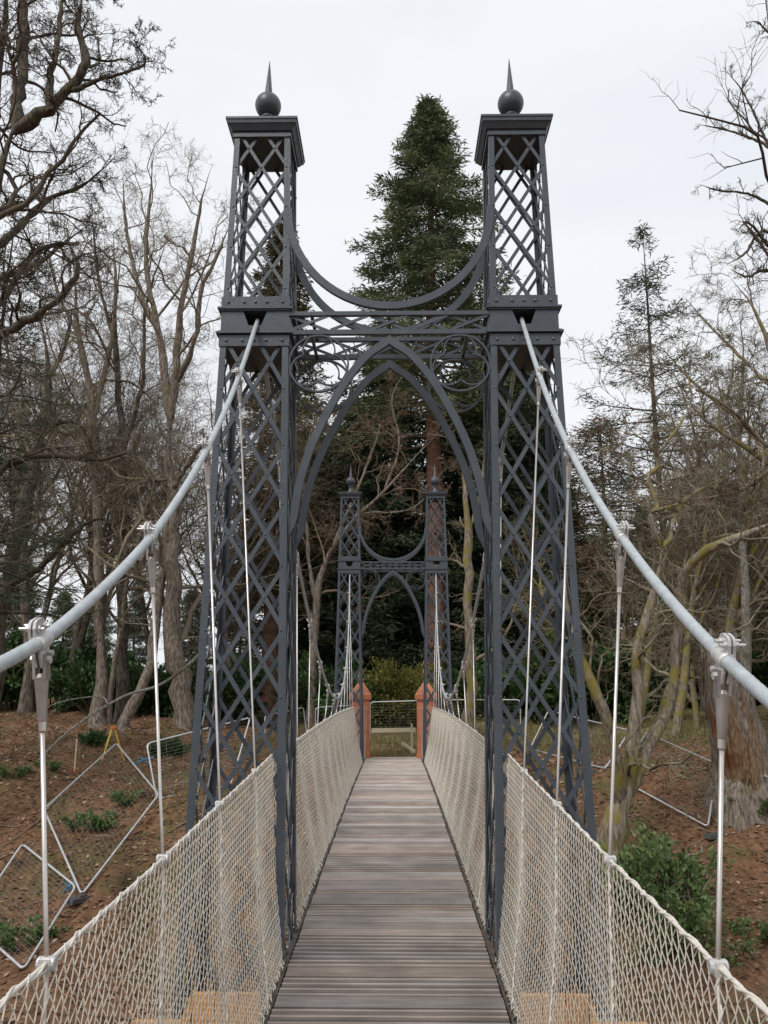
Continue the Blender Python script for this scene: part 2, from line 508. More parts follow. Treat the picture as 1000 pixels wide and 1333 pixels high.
# ------------------------------------------------------------------ terrain
def gz(x, y):
    x, y = np.asarray(x, float), np.asarray(y, float)
    s = np.clip((y - 5.5) / (17.5 - 5.5), 0, 1); s = s * s * (3 - 2 * s)
    z = -2.75 + 2.75 * s + .95 * np.clip((y - 20) / 40, 0, 1)
    b = np.clip((-y - 1) / 6, 0, 1)
    z = z + 2.5 * b * b * (3 - 2 * b)
    z = z + s * .05 * (np.abs(x) > 4) * np.minimum(np.abs(x) - 4, 12)
    nz = (.16 * np.sin(.9 * x + .5 * y + 1) * np.sin(.7 * y - .4 * x) + .09 * np.sin(2.1 * x + 1.3 * y) * np.sin(1.7 * y - 1.1 * x + 2)
          + .045 * np.sin(5.3 * x + 2) * np.sin(4.7 * y) + .02 * np.sin(11 * x + 3 * y) * np.sin(9 * y - 2 * x))
    w = np.clip((np.abs(x) - .9) / 1.5, 0, 1)
    z = z + nz * (.35 + .65 * w)
    path = (1 - w) * np.clip((y - 15) / 2, 0, 1) * np.clip((22 - y) / 2, 0, 1)
    return np.where(path > 0, z * (1 - path) + np.minimum(z, -.20) * path, z)


def build_ground():
    def axis(a, b, fine, far, grow):
        c = list(np.arange(a, b + 1e-6, fine))
        d, v = fine, c[-1]
        while v < far: d *= grow; v += d; c.append(v)
        return c
    xp = axis(0, 12, .14, 500, 1.16)
    xs = np.array([-v for v in xp[:0:-1]] + xp)
    ys = np.array([-v for v in axis(4, 5, .5, 300, 1.4)[::-1]] + list(np.arange(-3.5, 5, .4)) + axis(5, 27, .14, 700, 1.14))
    X, Y = np.meshgrid(xs, ys)
    Z = gz(X, Y)
    ny, nx = X.shape
    i, j = np.meshgrid(np.arange(ny - 1), np.arange(nx - 1), indexing='ij')
    Q = np.stack([i * nx + j, i * nx + j + 1, (i + 1) * nx + j + 1, (i + 1) * nx + j], -1).reshape(-1, 4)
    o = link('ground', mesh_from('ground', np.stack([X, Y, Z], -1).reshape(-1, 3), Q, smooth=True), M['ground'])
    tag(o, 'brown leaf littered bank rising to the woodland floor', None, None, 'structure')


build_ground()

# ------------------------------------------------------------------ bridge geometry
Y1, Y2 = 5.5, 17.58                  # tower centres
YM = (Y1 + Y2) / 2
XT = 0.945
def deckz(y): return -.0014 * (np.asarray(y, float) - YM) ** 2
def half(z): return .3164 - .02 * z  # half width of a tower at height z above deck level
ZB = 2.75                            # tower foot below deck level


def lathe_obj(name, prof, mat_, parent, c, S=28):
    mb = MB(); mb.lathe(prof, c, S)
    return mb.build(name, mat_, parent, smooth=True)


def build_tower(loc, label):
    t = empty('lattice_tower', loc, label, 'tower', 'iron lattice towers of the footbridge')
    P = M['paint']
    zo = np.array([0, 0, ZB])
    lo, hi, lo2, hi2 = -2.75, 3.865, 4.235, 5.545
    # corner posts: steel angles
    for sx in (-1, 1):
        for sy in (-1, 1):
            mb = MB()
            for (a, b) in ((lo, hi), (lo2, hi2)):
                ha, hb = half(a), half(b)
                wa, wb = .052 - .0022 * a, .052 - .0022 * b
                for f in (0, 1):
                    V = []
                    for (h, w, z) in ((ha, wa, a), (hb, wb, b)):
                        th = .008
                        if f == 0: pts = [(sx * h, sy * h), (sx * (h - w), sy * h), (sx * (h - w), sy * (h - th)), (sx * h, sy * (h - th))]
                        else: pts = [(sx * h, sy * (h - th)), (sx * h, sy * (h - w)), (sx * (h - th), sy * (h - w)), (sx * (h - th), sy * (h - th))]
                        V += [(x, y, z + ZB) for x, y in pts]
                    mb.add(V, [[0, 1, 2, 3], [4, 7, 6, 5]] + [[k, (k + 1) % 4, 4 + (k + 1) % 4, 4 + k] for k in range(4)])
            mb.build('corner_post', P, t)
    # lattice bars
    riv = MB()
    cu = MB(); cu.lathe([(0.0001, .0062), (.006, .0045), (.0085, 0)], (0, 0, 0), 6)
    rv, rq = np.concatenate(cu.V), np.concatenate(cu.Q)
    def face_point(f, u, z, off):
        h = half(z)
        if f == 0: return np.array([u * h, -h - off, z])
        if f == 1: return np.array([u * h, h + off, z])
        if f == 2: return np.array([-h - off, u * h, z])
        return np.array([h + off, u * h, z])
    FN = [np.array([0, -1., 0]), np.array([0, 1., 0]), np.array([-1., 0, 0]), np.array([1., 0, 0])]
    def rivet(f, u, z, off):
        p = face_point(f, u, z, off) + zo
        n = FN[f]
        a = np.cross(n, [0, 0, 1]); b = np.array([0, 0, 1.])
        riv.add(p + rv[:, :1] * a + rv[:, 1:2] * b + rv[:, 2:] * n, rq)
    for (z0, z1, per) in ((lo, hi, .405), (lo2, hi2, .3275)):
        n = int(round((z1 - z0) / per)) if z0 > 0 else None
        # node heights: from the top down
        zs = [z1 + .22 * per]
        while zs[-1] > z0 - 3 * per: zs.append(zs[-1] - per * (1 + .022 * max(0, z1 - zs[-1]) * (z0 < 0)))
        zs = np.array(zs)
        for f in range(4):
            for sgn in (-1, 1):
                for i in range(-2, len(zs) - 2):
                    zt = zs[i] if i >= 0 else zs[0] - i * per
                    zb = zs[i + 2]
                    ua, ub = -sgn, sgn
                    # clip the bar to the section
                    A0, B0 = zt, zb
                    ta = 0 if A0 <= z1 else (A0 - z1) / (A0 - B0)
                    tb = 1 if B0 >= z0 else (A0 - z0) / (A0 - B0)
                    if tb - ta < .08: continue
                    za, zb_ = A0 + (B0 - A0) * ta, A0 + (B0 - A0) * tb
                    u0, u1 = ua + (ub - ua) * ta, ua + (ub - ua) * tb
                    k = .93
                    off = -.012 if sgn > 0 else -.021
                    A = face_point(f, u0 * k, za, off) + zo
                    B = face_point(f, u1 * k, zb_, off) + zo
                    d = (B - A) / np.linalg.norm(B - A)
                    wd = np.cross(d, FN[f]); wd /= np.linalg.norm(wd)
                    mb = MB(); mb.beam(A, B, wd, .0138 if z0 < 0 else .0118, FN[f], .0038)
                    mb.build('lattice_bar', P, t)
            for i in range(1, len(zs) - 1):
                z = zs[i]
                if z < z0 + .05 or z > z1 - .03: continue
                rivet(f, 0, z, -.008)
                for u in (-1, 1): rivet(f, u * .88, z, .001)
                for u in (-.47, .47): rivet(f, u, (zs[i - 1] + z) / 2, -.008)
    # plates above and below the saddle box, with bolts
    for (a, b, o_) in ((3.862, 3.945, .008), (4.154, 4.238, .008)):
        h = half((a + b) / 2) + o_
        mb = MB(); mb.box((0, 0, (a + b) / 2 + ZB), (h, h, (b - a) / 2))
        mb.build('band_plate', P, t)
        for f in range(4):
            for u in (-.82, -.35, 0, .35, .82):
                n = FN[f]
                p = face_point(f, u, (a + b) / 2, o_ + .0015) + zo
                aa = np.cross(n, [0, 0, 1])
                riv.add(p + 1.5 * (rv[:, :1] * aa + rv[:, 1:2] * np.array([0, 0, 1.]) + rv[:, 2:] * n), rq)
    for z in (3.959, 4.145):
        mb = MB()
        h = half(z) + .030
        mb.box((0, 0, z + ZB), (h, h, .0075)); mb.box((0, 0, z + ZB + (.011 if z < 4 else -.012)), (h - .012, h - .012, .006))
        mb.build('ledge', P, t)
    # saddle box with a slot through which the cable passes
    h = half(4.05) + .004
    mb = MB()
    a, b = 3.9755, 4.1275
    mb.prism([(-h, a), (-.045, a), (-.045, 4.02), (-.085, b), (-h, b)], 1, -h, h)
    mb.prism([(h, a), (.045, a), (.045, 4.02), (.085, b), (h, b)], 1, -h, h)
    mb.prism([(-.045, a), (.045, a), (.045, 4.02), (-.045, 4.02)], 1, -h, h)
    for V in mb.V: V[:, 2] += ZB
    sb = mb.build('saddle_box', P, t)
    # cap
    mb = MB()
    def frustum(z0, h0, z1, h1):
        V = [(sx * hh, sy * hh, z + ZB) for (z, hh) in ((z0, h0), (z1, h1)) for sx, sy in ((-1, -1), (1, -1), (1, 1), (-1, 1))]
        mb.add(V, [[3, 2, 1, 0], [4, 5, 6, 7]] + [[k, (k + 1) % 4, 4 + (k + 1) % 4, 4 + k] for k in range(4)])
    h = half(5.55)
    frustum(5.540, h + .010, 5.568, h + .010)
    frustum(5.5685, h + .004, 5.585, h + .004)
    frustum(5.5855, h + .018, 5.628, .250)
    frustum(5.6285, .256, 5.656, .260)
    frustum(5.6565, .266, 5.674, .266)
    frustum(5.6745, .258, 5.715, .08)
    mb.build('cap', P, t)
    f = empty('finial', (0, 0, 5.70 + ZB), None, None)
    f.parent = t
    # finial: flared neck, ball and spike
    lathe_obj('finial_neck', [(.085, 0), (.082, .02), (.052, .06), (.037, .11), (.035, .14), (.05, .155), (.05, .17), (.032, .18), (.03, .2)], P, f, (0, 0, 0))
    an = np.linspace(-1.35, 1.4, 18)
    lathe_obj('finial_ball', [(.101 * math.cos(v), .271 + .101 * math.sin(v)) for v in an], P, f, (0, 0, 0), 36)
    lathe_obj('finial_spike', [(.036, .355), (.033, .372), (.030, .38), (.002, .674), (.0001, .676)], P, f, (0, 0, 0), 20)
    rm = riv.build('rivets', M['rivet'], t)
    rm['kind'] = 'stuff'
    return t


tower = build_tower((-XT, Y1, -ZB), 'near iron lattice tower carrying the left cable, dark grey with a spiked ball')
def place_tower(x, y, label):
    o = dup_tree(tower)
    o.location = (x, y, -ZB)
    o['label'] = label
place_tower(XT, Y1, 'near iron lattice tower carrying the right cable, dark grey with a spiked ball')
place_tower(-XT, Y2, 'far lattice tower at the left of the deck end, before dark conifers')
place_tower(XT, Y2, 'far lattice tower at the right of the deck end, before a red trunk')


def sweep_bar(mb, pts, w, d, y):
    """Flat bar of radial width w and depth d (along y) following pts (x, z)."""
    pts = np.asarray(pts, float)
    t = norm(np.gradient(pts, axis=0))
    nrm = np.stack([-t[:, 1], t[:, 0]], 1)
    K = len(pts)
    V = []
    for k in range(K):
        for (a, b) in ((-1, -1), (1, -1), (1, 1), (-1, 1)):
            p = pts[k] + nrm[k] * a * w / 2
            V.append((p[0], y + b * d / 2, p[1]))
    Q = []
    for k in range(K - 1):
        for j in range(4):
            Q.append([k * 4 + j, k * 4 + (j + 1) % 4, k * 4 + 4 + (j + 1) % 4, k * 4 + 4 + j])
    Q += [[3, 2, 1, 0], [K * 4 - 4, K * 4 - 3, K * 4 - 2, K * 4 - 1]]
    mb.add(V, Q)


def build_portal(y, label):
    P = M['paint']
    t = empty('portal_arch', (0, y, 2.5), label, 'arch', 'arched iron portals between tower pairs')
    outer = np.array([(0, 3.944), (.05, 3.905), (.172, 3.815), (.304, 3.65), (.434, 3.425), (.545, 3.18), (.615, 2.96), (.655, 2.75), (.68, 2.50)])
    # smooth with Catmull-Rom
    def cr(p, m=5):
        p = np.vstack([2 * p[0] - p[1], p, 2 * p[-1] - p[-2]])
        out = []
        for i in range(1, len(p) - 2):
            for s in np.linspace(0, 1, m, endpoint=False):
                out.append(.5 * ((2 * p[i]) + (-p[i - 1] + p[i + 1]) * s + (2 * p[i - 1] - 5 * p[i] + 4 * p[i + 1] - p[i + 2]) * s * s + (-p[i - 1] + 3 * p[i] - 3 * p[i + 1] + p[i + 2]) * s ** 3))
        out.append(p[-2])
        return np.array(out)
    curve = cr(outer)
    for fy in (-.22, .22):
        off = np.array([0, -2.5])
        # pointed arch, two ribs meeting at the apex
        mb = MB()
        for s in (-1, 1):
            c = curve.copy(); c[:, 0] = c[:, 0] * s
            tt = norm(np.gradient(c, axis=0)); nn = np.stack([-tt[:, 1], tt[:, 0]], 1)
            if nn[len(nn) // 2, 1] > 0: nn = -nn
            w = .052
            V = []
            for k in range(len(c)):
                o_ = c[k]; i_ = c[k] + nn[k] * w
                if k == 0: o_ = np.array([0, 3.944]); i_ = np.array([0, 3.87])
                if k == len(c) - 1: i_ = c[k] + nn[k] * w * .10
                elif k == len(c) - 2: i_ = c[k] + nn[k] * w * .45
                elif k == len(c) - 3: i_ = c[k] + nn[k] * w * .8
                i_ = np.array([max(i_[0] * s, 0.0) * s, i_[1]])
                for (p, dy) in ((o_, -.017), (i_, -.017), (i_, .017), (o_, .017)):
                    V.append((p[0] , fy + dy, p[1] - 2.5))
            K = len(c)
            Q = [[k * 4 + j, k * 4 + (j + 1) % 4, k * 4 + 4 + (j + 1) % 4, k * 4 + 4 + j] for k in range(K - 1) for j in range(4)]
            Q += [[K * 4 - 4, K * 4 - 3, K * 4 - 2, K * 4 - 1]]
            mb.add(V, Q)
        mb.build('pointed_arch', P, t)
        # hanging curve above the truss
        a = np.linspace(math.pi + .02, 2 * math.pi - .02, 48)
        pts = np.stack([.735 * np.cos(a), 4.955 + .787 * np.sin(a) - 2.5], 1)
        mb = MB()
        sweep_bar(mb, pts, .052, .034, fy)
        mb.build('hanging_curve', P, t)
        # horizontal truss
        for (z0, z1) in ((4.094, 4.124), (3.952, 3.986)):
            mb = MB()
            mb.box((0, fy, (z0 + z1) / 2 - 2.5), (.715, .017, (z1 - z0) / 2))
            mb.build('truss_rail', P, t)
        n = 5
        w = 1.41 / n
        for k in range(n):
            x0 = -.705 + k * w
            for s in (0, 1):
                A = (x0 + .012, fy + (.0055 if s else -.0055), (4.093 if s else 3.987) - 2.5)
                B = (x0 + w - .012, fy + (.0055 if s else -.0055), (3.987 if s else 4.093) - 2.5)
                mb = MB(); mb.obar(A, B, .0045, .010, up=(0, 0, 1)) if False else mb.beam(A, B, norm(np.cross(np.array(B) - np.array(A), [0, 1., 0])), .010, (0, 1, 0), .0045)
                mb.build('truss_brace', P, t)
        # tracery rings with a trefoil in each
        for s in (-1, 1):
            c = np.array([s * .493, 3.738])
            a = np.linspace(0, 2 * math.pi, 49)
            mb = MB()
            sweep_bar(mb, np.stack([c[0] + .206 * np.cos(a), c[1] + .206 * np.sin(a) - 2.5], 1), .012, .028, fy)
            ring = mb.build('tracery_ring', P, t)
            mb = MB()
            r, dd = .112, .096
            for q in range(3):
                ang = math.pi / 2 + q * 2 * math.pi / 3
                cc = c + dd * np.array([math.cos(ang), math.sin(ang)])
                lim = math.pi - math.acos(max(-1, min(1, dd / r * math.cos(math.pi / 3) / 1))) * 0 - .62
                # arc from cusp to cusp: where neighbouring circles cross
                other = c + dd * np.array([math.cos(ang + 2 * math.pi / 3), math.sin(ang + 2 * math.pi / 3)])
                mid = (cc + other) / 2
                hd = np.linalg.norm(other - cc) / 2
                hh = math.sqrt(r * r - hd * hd)
                perp = norm(mid - c) if np.linalg.norm(mid - c) > 1e-6 else np.array([1, 0])
                e1 = mid - perp * hh if np.linalg.norm(mid - perp * hh - c) < np.linalg.norm(mid + perp * hh - c) else mid + perp * hh
                e1 = mid - perp * hh if hh > 0 and np.linalg.norm(mid) else e1
                # use the outer crossing as the cusp
                e = mid + perp * hh if np.linalg.norm(mid + perp * hh - c) <= .2 else mid - perp * hh
                th = math.atan2(*(e - cc)[::-1])
                dth = (th - ang + math.pi) % (2 * math.pi) - math.pi
                aa = np.linspace(ang - abs(dth), ang + abs(dth), 24)
                sweep_bar(mb, np.stack([cc[0] + r * np.cos(aa), cc[1] + r * np.sin(aa) - 2.5], 1), .010, .022, fy)
            mb.build('trefoil', P, t)
    # cross ties between the two frames
    for (x, z) in ((-.55, 4.109), (0, 4.109), (.55, 4.109), (-.55, 3.969), (.55, 3.969)):
        mb = MB(); mb.box((x, 0, z - 2.5), (.011, .2025, .009))
        mb.build('cross_tie', P, t)
    return t


build_portal(Y1, 'near pointed iron arch with ring tracery and hanging curve, framing the walkway')
build_portal(Y2, 'far small pointed iron arch at the other end of the walkway')

# ------------------------------------------------------------------ deck
HW = .597
def build_deck():
    y0, y1, pw, gap = -1.6, 18.78, .142, .0045
    t = empty('bridge_deck', (0, YM, -.25), 'long plank walkway of weathered grey brown ridged boards leading to the far pillars', 'walkway')
    th = .030
    rng = np.random.default_rng(4)
    def plank_mesh(kind):
        # profile across the board: ridges and grooves; kind 0 ridged, 1 fine ridges, 2 nearly smooth
        W = pw - gap
        hgt = (.0065, .0045, .0028)[kind]
        prof = [(-W / 2, -th), (-W / 2, -hgt)]
        ribs = {0: (-.036, .034), 1: (-.05, -.017, .017, .05), 2: ()}[kind]
        for c in ribs:
            prof += [(c - .0085, -hgt), (c - .006, -.0004), (c + .006, 0), (c + .0085, -hgt)]
        prof += [(W / 2, -hgt), (W / 2, -th)]
        prof = np.array(prof)
        n = len(prof)
        V = np.concatenate([np.column_stack([np.full(n, x), prof]) for x in (-HW, HW)])
        Q = [[i, i + 1, n + i + 1, n + i] for i in range(n - 1)] + [[n - 1, 0, n, 2 * n - 1]]
        T = []
        return mesh_from('plank', V, np.array(Q), None)
    meshes = [plank_mesh(k) for k in (0, 1, 2)]
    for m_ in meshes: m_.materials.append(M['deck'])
    y = y0
    while y < y1:
        k = rng.choice(3, p=[.56, .26, .18])
        o = bpy.data.objects.new('plank', meshes[k])
        COL.objects.link(o)
        o.parent = t
        o.location = (rng.normal(0, .0025), y - YM, float(deckz(y)) + .25 + rng.normal(0, .0012))
        o.rotation_euler = (math.atan(-2 * .0014 * (y - YM)), rng.normal(0, .0012), rng.normal(0, .0012))
        y += pw
    # edge beams and steel cross bearers below
    ys = np.linspace(y0 - .1, y1 - .02, 40)
    for s in (-1, 1):
        mb = MB()
        V, Q = [], []
        for i, yy in enumerate(ys):
            z = float(deckz(yy)) + .25
            for (a, b) in ((.606, -.20), (.640, -.20), (.640, -.006), (.606, -.006)):
                V.append((s * a, yy - YM, z + b))
        for i in range(len(ys) - 1):
            for j in range(4): Q.append([i * 4 + j, i * 4 + (j + 1) % 4, i * 4 + 4 + (j + 1) % 4, i * 4 + 4 + j])
        mb.add(V, Q)
        mb.build('edge_beam', M['edge'], t)
    for yy in np.arange(y0, y1, .95):
        mb = MB(); mb.box((0, yy - YM, float(deckz(yy)) + .25 - .10), (.60, .035, .06))
        mb.build('cross_bearer', M['edge'], t)


build_deck()

# ------------------------------------------------------------------ cables, hangers, netting
def cable_main(y):
    d = abs(y - YM) / 6.04
    return np.array([.77 + .175 * d ** 2, y, 1.345 + 2.69 * d ** 2])
def cable_side(y):
    if y > 1.5:
        x = np.interp(y, [1.5, 1.8, 2.71, 3.64, 4.57, 5.5], [.735, .748, .802, .850, .902, .945])
    else: x = .735 - .02 * (1.5 - y)
    return np.array([x, y, 1.15 + .084 * (y + .57) ** 2 + .02 * np.clip((y - 4.6) / .5, 0, 1)])
def cable_side_left(y):   # the left cable hangs a little higher near the bridge end
    p = cable_side(y)
    p[2] += .035 * np.clip((2.75 - y) / .95, 0, 1) + .11 * max(0.0, 1.8 - y)
    p[0] += .006 * np.clip((2.75 - y) / .95, 0, 1)
    return p
def cable_far(y):
    d = y - Y2
    return np.array([.945 + .10 * d, y, 4.03 - 1.02 * d + .12 * d * d])
def rail_main(y):
    return np.array([.820, y, 1.115 - .0022 * (y - YM) ** 2])
def rail_side(y):
    return np.array([np.interp(y, [1.8, 3.6, 5.3], [.685, .722, .735]), y, np.interp(y, [-1, 1.8, 2.71, 3.64, 4.57, 5.3], [.94, 1.005, 1.023, 1.056, 1.095, 1.13])])


def strand(name, pts, r, n_str, pitch, S, mat_, parent, sm=True):
    """Tube with a twisted strand profile."""
    P = np.asarray(pts, float)
    seg = np.linalg.norm(np.diff(P, axis=0), axis=1)
    arc = np.concatenate([[0], np.cumsum(seg)])
    T = norm(np.gradient(P, axis=0))
    ref = np.array([0, 0, 1.0])
    n1 = norm(np.cross(T, ref)); n2 = np.cross(n1, T)
    a = np.linspace(0, 2 * np.pi, S, endpoint=False)
    tw = arc[:, None] / pitch * 2 * np.pi
    rr = r * (1 - .10 + .10 * np.abs(np.cos((a[None, :] + tw) * n_str / 2)) * 1.0)
    V = P[:, None, :] + rr[:, :, None] * (n1[:, None, :] * np.cos(a)[None, :, None] + n2[:, None, :] * np.sin(a)[None, :, None])
    K = len(P)
    i, j = np.meshgrid(np.arange(K - 1), np.arange(S), indexing='ij')
    j2 = (j + 1) % S
    Q = np.stack([i * S + j, i * S + j2, (i + 1) * S + j2, (i + 1) * S + j], -1).reshape(-1, 4)
    return link(name, mesh_from(name, V.reshape(-1, 3), Q, smooth=sm), mat_, parent)


def build_cable(s, label):
    t = empty('suspension_cable', (s * XT, Y1, 4.03), label, 'cable', 'suspension cables')
    o = np.array([s * XT, Y1, 4.03])
    ms = np.array([s, 1, 1])
    cside = cable_side_left if s < 0 else cable_side
    ys = np.concatenate([np.linspace(-1.4, .9, 30), np.arange(.9, 3.9, .0062), np.arange(3.9, 5.32, .02)])
    strand('side_span_strand', [cside(y) * ms - o for y in ys], .0152, 9, .22, 36, M['cable'], t)
    ys = np.linspace(5.3, 17.75, 260)
    pts = []
    for y in ys:
        if y < Y1: p = cable_side(y) * (5.5 - y) / .2 + cable_main(Y1) * (1 - (5.5 - y) / .2)
        elif y > Y2: p = cable_main(Y2) + np.array([0, y - Y2, 0])
        else: p = cable_main(y)
        pts.append(p * ms - o)
    strand('main_span_strand', pts, .0148, 10, .3, 12, M['cable'], t)
    ys = np.linspace(17.74, 19.9, 30)
    strand('back_stay_strand', [cable_far(y) * ms - o for y in ys], .015, 10, .3, 10, M['cable'], t)


build_cable(-1, 'thick galvanised cable on the left, rising from the left edge over both left towers')
build_cable(1, 'thick galvanised cable on the right, rising from the right edge over both right towers')


def build_hanger(s, y, cab, rail, label, group, detail):
    C0 = cab(y) * np.array([s, 1, 1]); R0 = rail(y) * np.array([s, 1, 1])
    Tn = norm((cab(y + .01) - cab(y - .01)) * np.array([s, 1, 1]))
    t = empty('hanger_rod', tuple(R0), label, 'hanger rod', group)
    K_ = .70
    C, R = C0 - R0, np.zeros(3)
    C_w = C.copy()
    O = np.array([s, 0, 0.]); U = norm(np.cross(O, Tn)); U = U if U[2] > 0 else -U
    D = norm(R - C)
    cm = M['clampm']
    mb = MB()
    S = 20 if detail else 10
    def fin(mb, k=K_, c=None):
        c = C if c is None else c
        mb.V = [c + (v - c) * k for v in mb.V]
        return mb
    mb.tube([C - Tn * .042, C - Tn * .036, C + Tn * .036, C + Tn * .042], [.0235, .0275, .0275, .0235], S)
    # ear plates standing above the cable
    for k in (-1, 1):
        pl = [(-.042, .018), (.042, .018), (.042, .052), (.034, .068), (.018, .074), (-.018, .074), (-.034, .068), (-.042, .052)]
        b0 = C + O * (.011 + k * .0075)
        n = len(pl)
        V = [b0 + Tn * a + U * b + O * e * .0045 for e in (-1, 1) for a, b in pl]
        mb.add(V, [[i, (i + 1) % n, n + (i + 1) % n, n + i] for i in range(n)], [[0, i, i + 1] for i in range(1, n - 1)] + [[n, n + i + 1, n + i] for i in range(1, n - 1)])
    # lug below the cable
    L1 = C + D * .066
    dn = norm(Tn - D * (Tn @ D))
    for k in (-1, 1):
        b0 = C + O * k * .0085
        pl = [(-.036, .01), (.036, .01), (.034, .05), (.02, .082), (-.02, .082), (-.034, .05)]
        n = len(pl)
        V = [b0 + dn * a + D * b + O * e * .004 for e in (-1, 1) for a, b in pl]
        mb.add(V, [[i, (i + 1) % n, n + (i + 1) % n, n + i] for i in range(n)], [[0, i, i + 1] for i in range(1, n - 1)] + [[n, n + i + 1, n + i] for i in range(1, n - 1)])
    cl = fin(mb).build('cable_clamp', cm, t)
    # bolts with nuts
    for a in (-.021, .021):
        mb = MB()
        b0 = C + Tn * a + U * .047
        mb.tube([b0 - O * .022, b0 + O * .058], .0055, 8)
        mb.tube([b0 - O * .010, b0 - O * .002], .0115, 6)
        mb.tube([b0 + O * .0245, b0 + O * .035], .0115, 6)
        fin(mb).build('clamp_bolt', cm, cl)
    for (a, b, r) in ((0, .056, .009), (.018, .034, .007)):
        mb = MB()
        p = C + D * b + dn * a
        mb.tube([p - O * .032, p + O * .032], r * .6, 8)
        for k in (-1, 1): mb.tube([p + O * k * .0215, p + O * k * .031], r * 1.5, 6)
        fin(mb).build('pin_bolt', cm, cl)
    # fork socket
    mb = MB()
    for k in (-1, 1):
        mb.beam(C + O * k * .0175 + D * .040, C + O * k * .0165 + D * .118, dn, .0185, O, .0045)
    mb.tube([C + D * .100, C + D * .112, C + D * .20, C + D * .245, C + D * .25], [.015, .022, .0165, .0135, .0105], S)
    fin(mb).build('fork_socket', M['socket'], t, smooth=False)
    mb = MB()
    mb.tube([C + D * .24, C + D * .275], [.0125, .0115], 12)
    fin(mb).build('socket_collar', M['rod'], t)
    mb = MB()
    foot = np.array([s * .655, y, float(deckz(y)) - .12]) - R0
    mb.tube([C + D * .18, R, foot], .0054 if detail else .0066, 10 if detail else 6)
    mb.build('rod', M['rod'], t, smooth=True)
    # rail clamp
    mb = MB()
    ax = np.array([1., 0, 0])
    mb.tube([ax * -.026, ax * -.022, ax * .022, ax * .026], [.016, .0195, .0195, .016], 14 if detail else 8)
    mb.box((0, 0, -.004), (.017, .021, .0185))
    fin(mb, .72, R).build('rail_clamp', cm, t, smooth=False)


ORD = ['first', 'second', 'third', 'fourth', 'fifth', 'sixth', 'seventh', 'eighth', 'ninth', 'tenth', 'eleventh', 'twelfth']
side_y = [4.57, 3.64, 2.71, 1.80]
main_y = [YM + (i - 5.5) * .947 for i in range(12)]
for s, sn in ((-1, 'left'), (1, 'right')):
    for i, y in enumerate(side_y):
        build_hanger(s, y, cable_side_left if s < 0 else cable_side, rail_side, '%s steel hanger rod before the near tower on the %s cable, counted from the tower' % (ORD[i], sn), 'hanger rods of the side span', True)
    for i, y in enumerate(main_y):
        build_hanger(s, y, cable_main, rail_main, '%s hanger rod past the near tower along the %s cable' % (ORD[i], sn), 'hanger rods of the main span', i < 3)


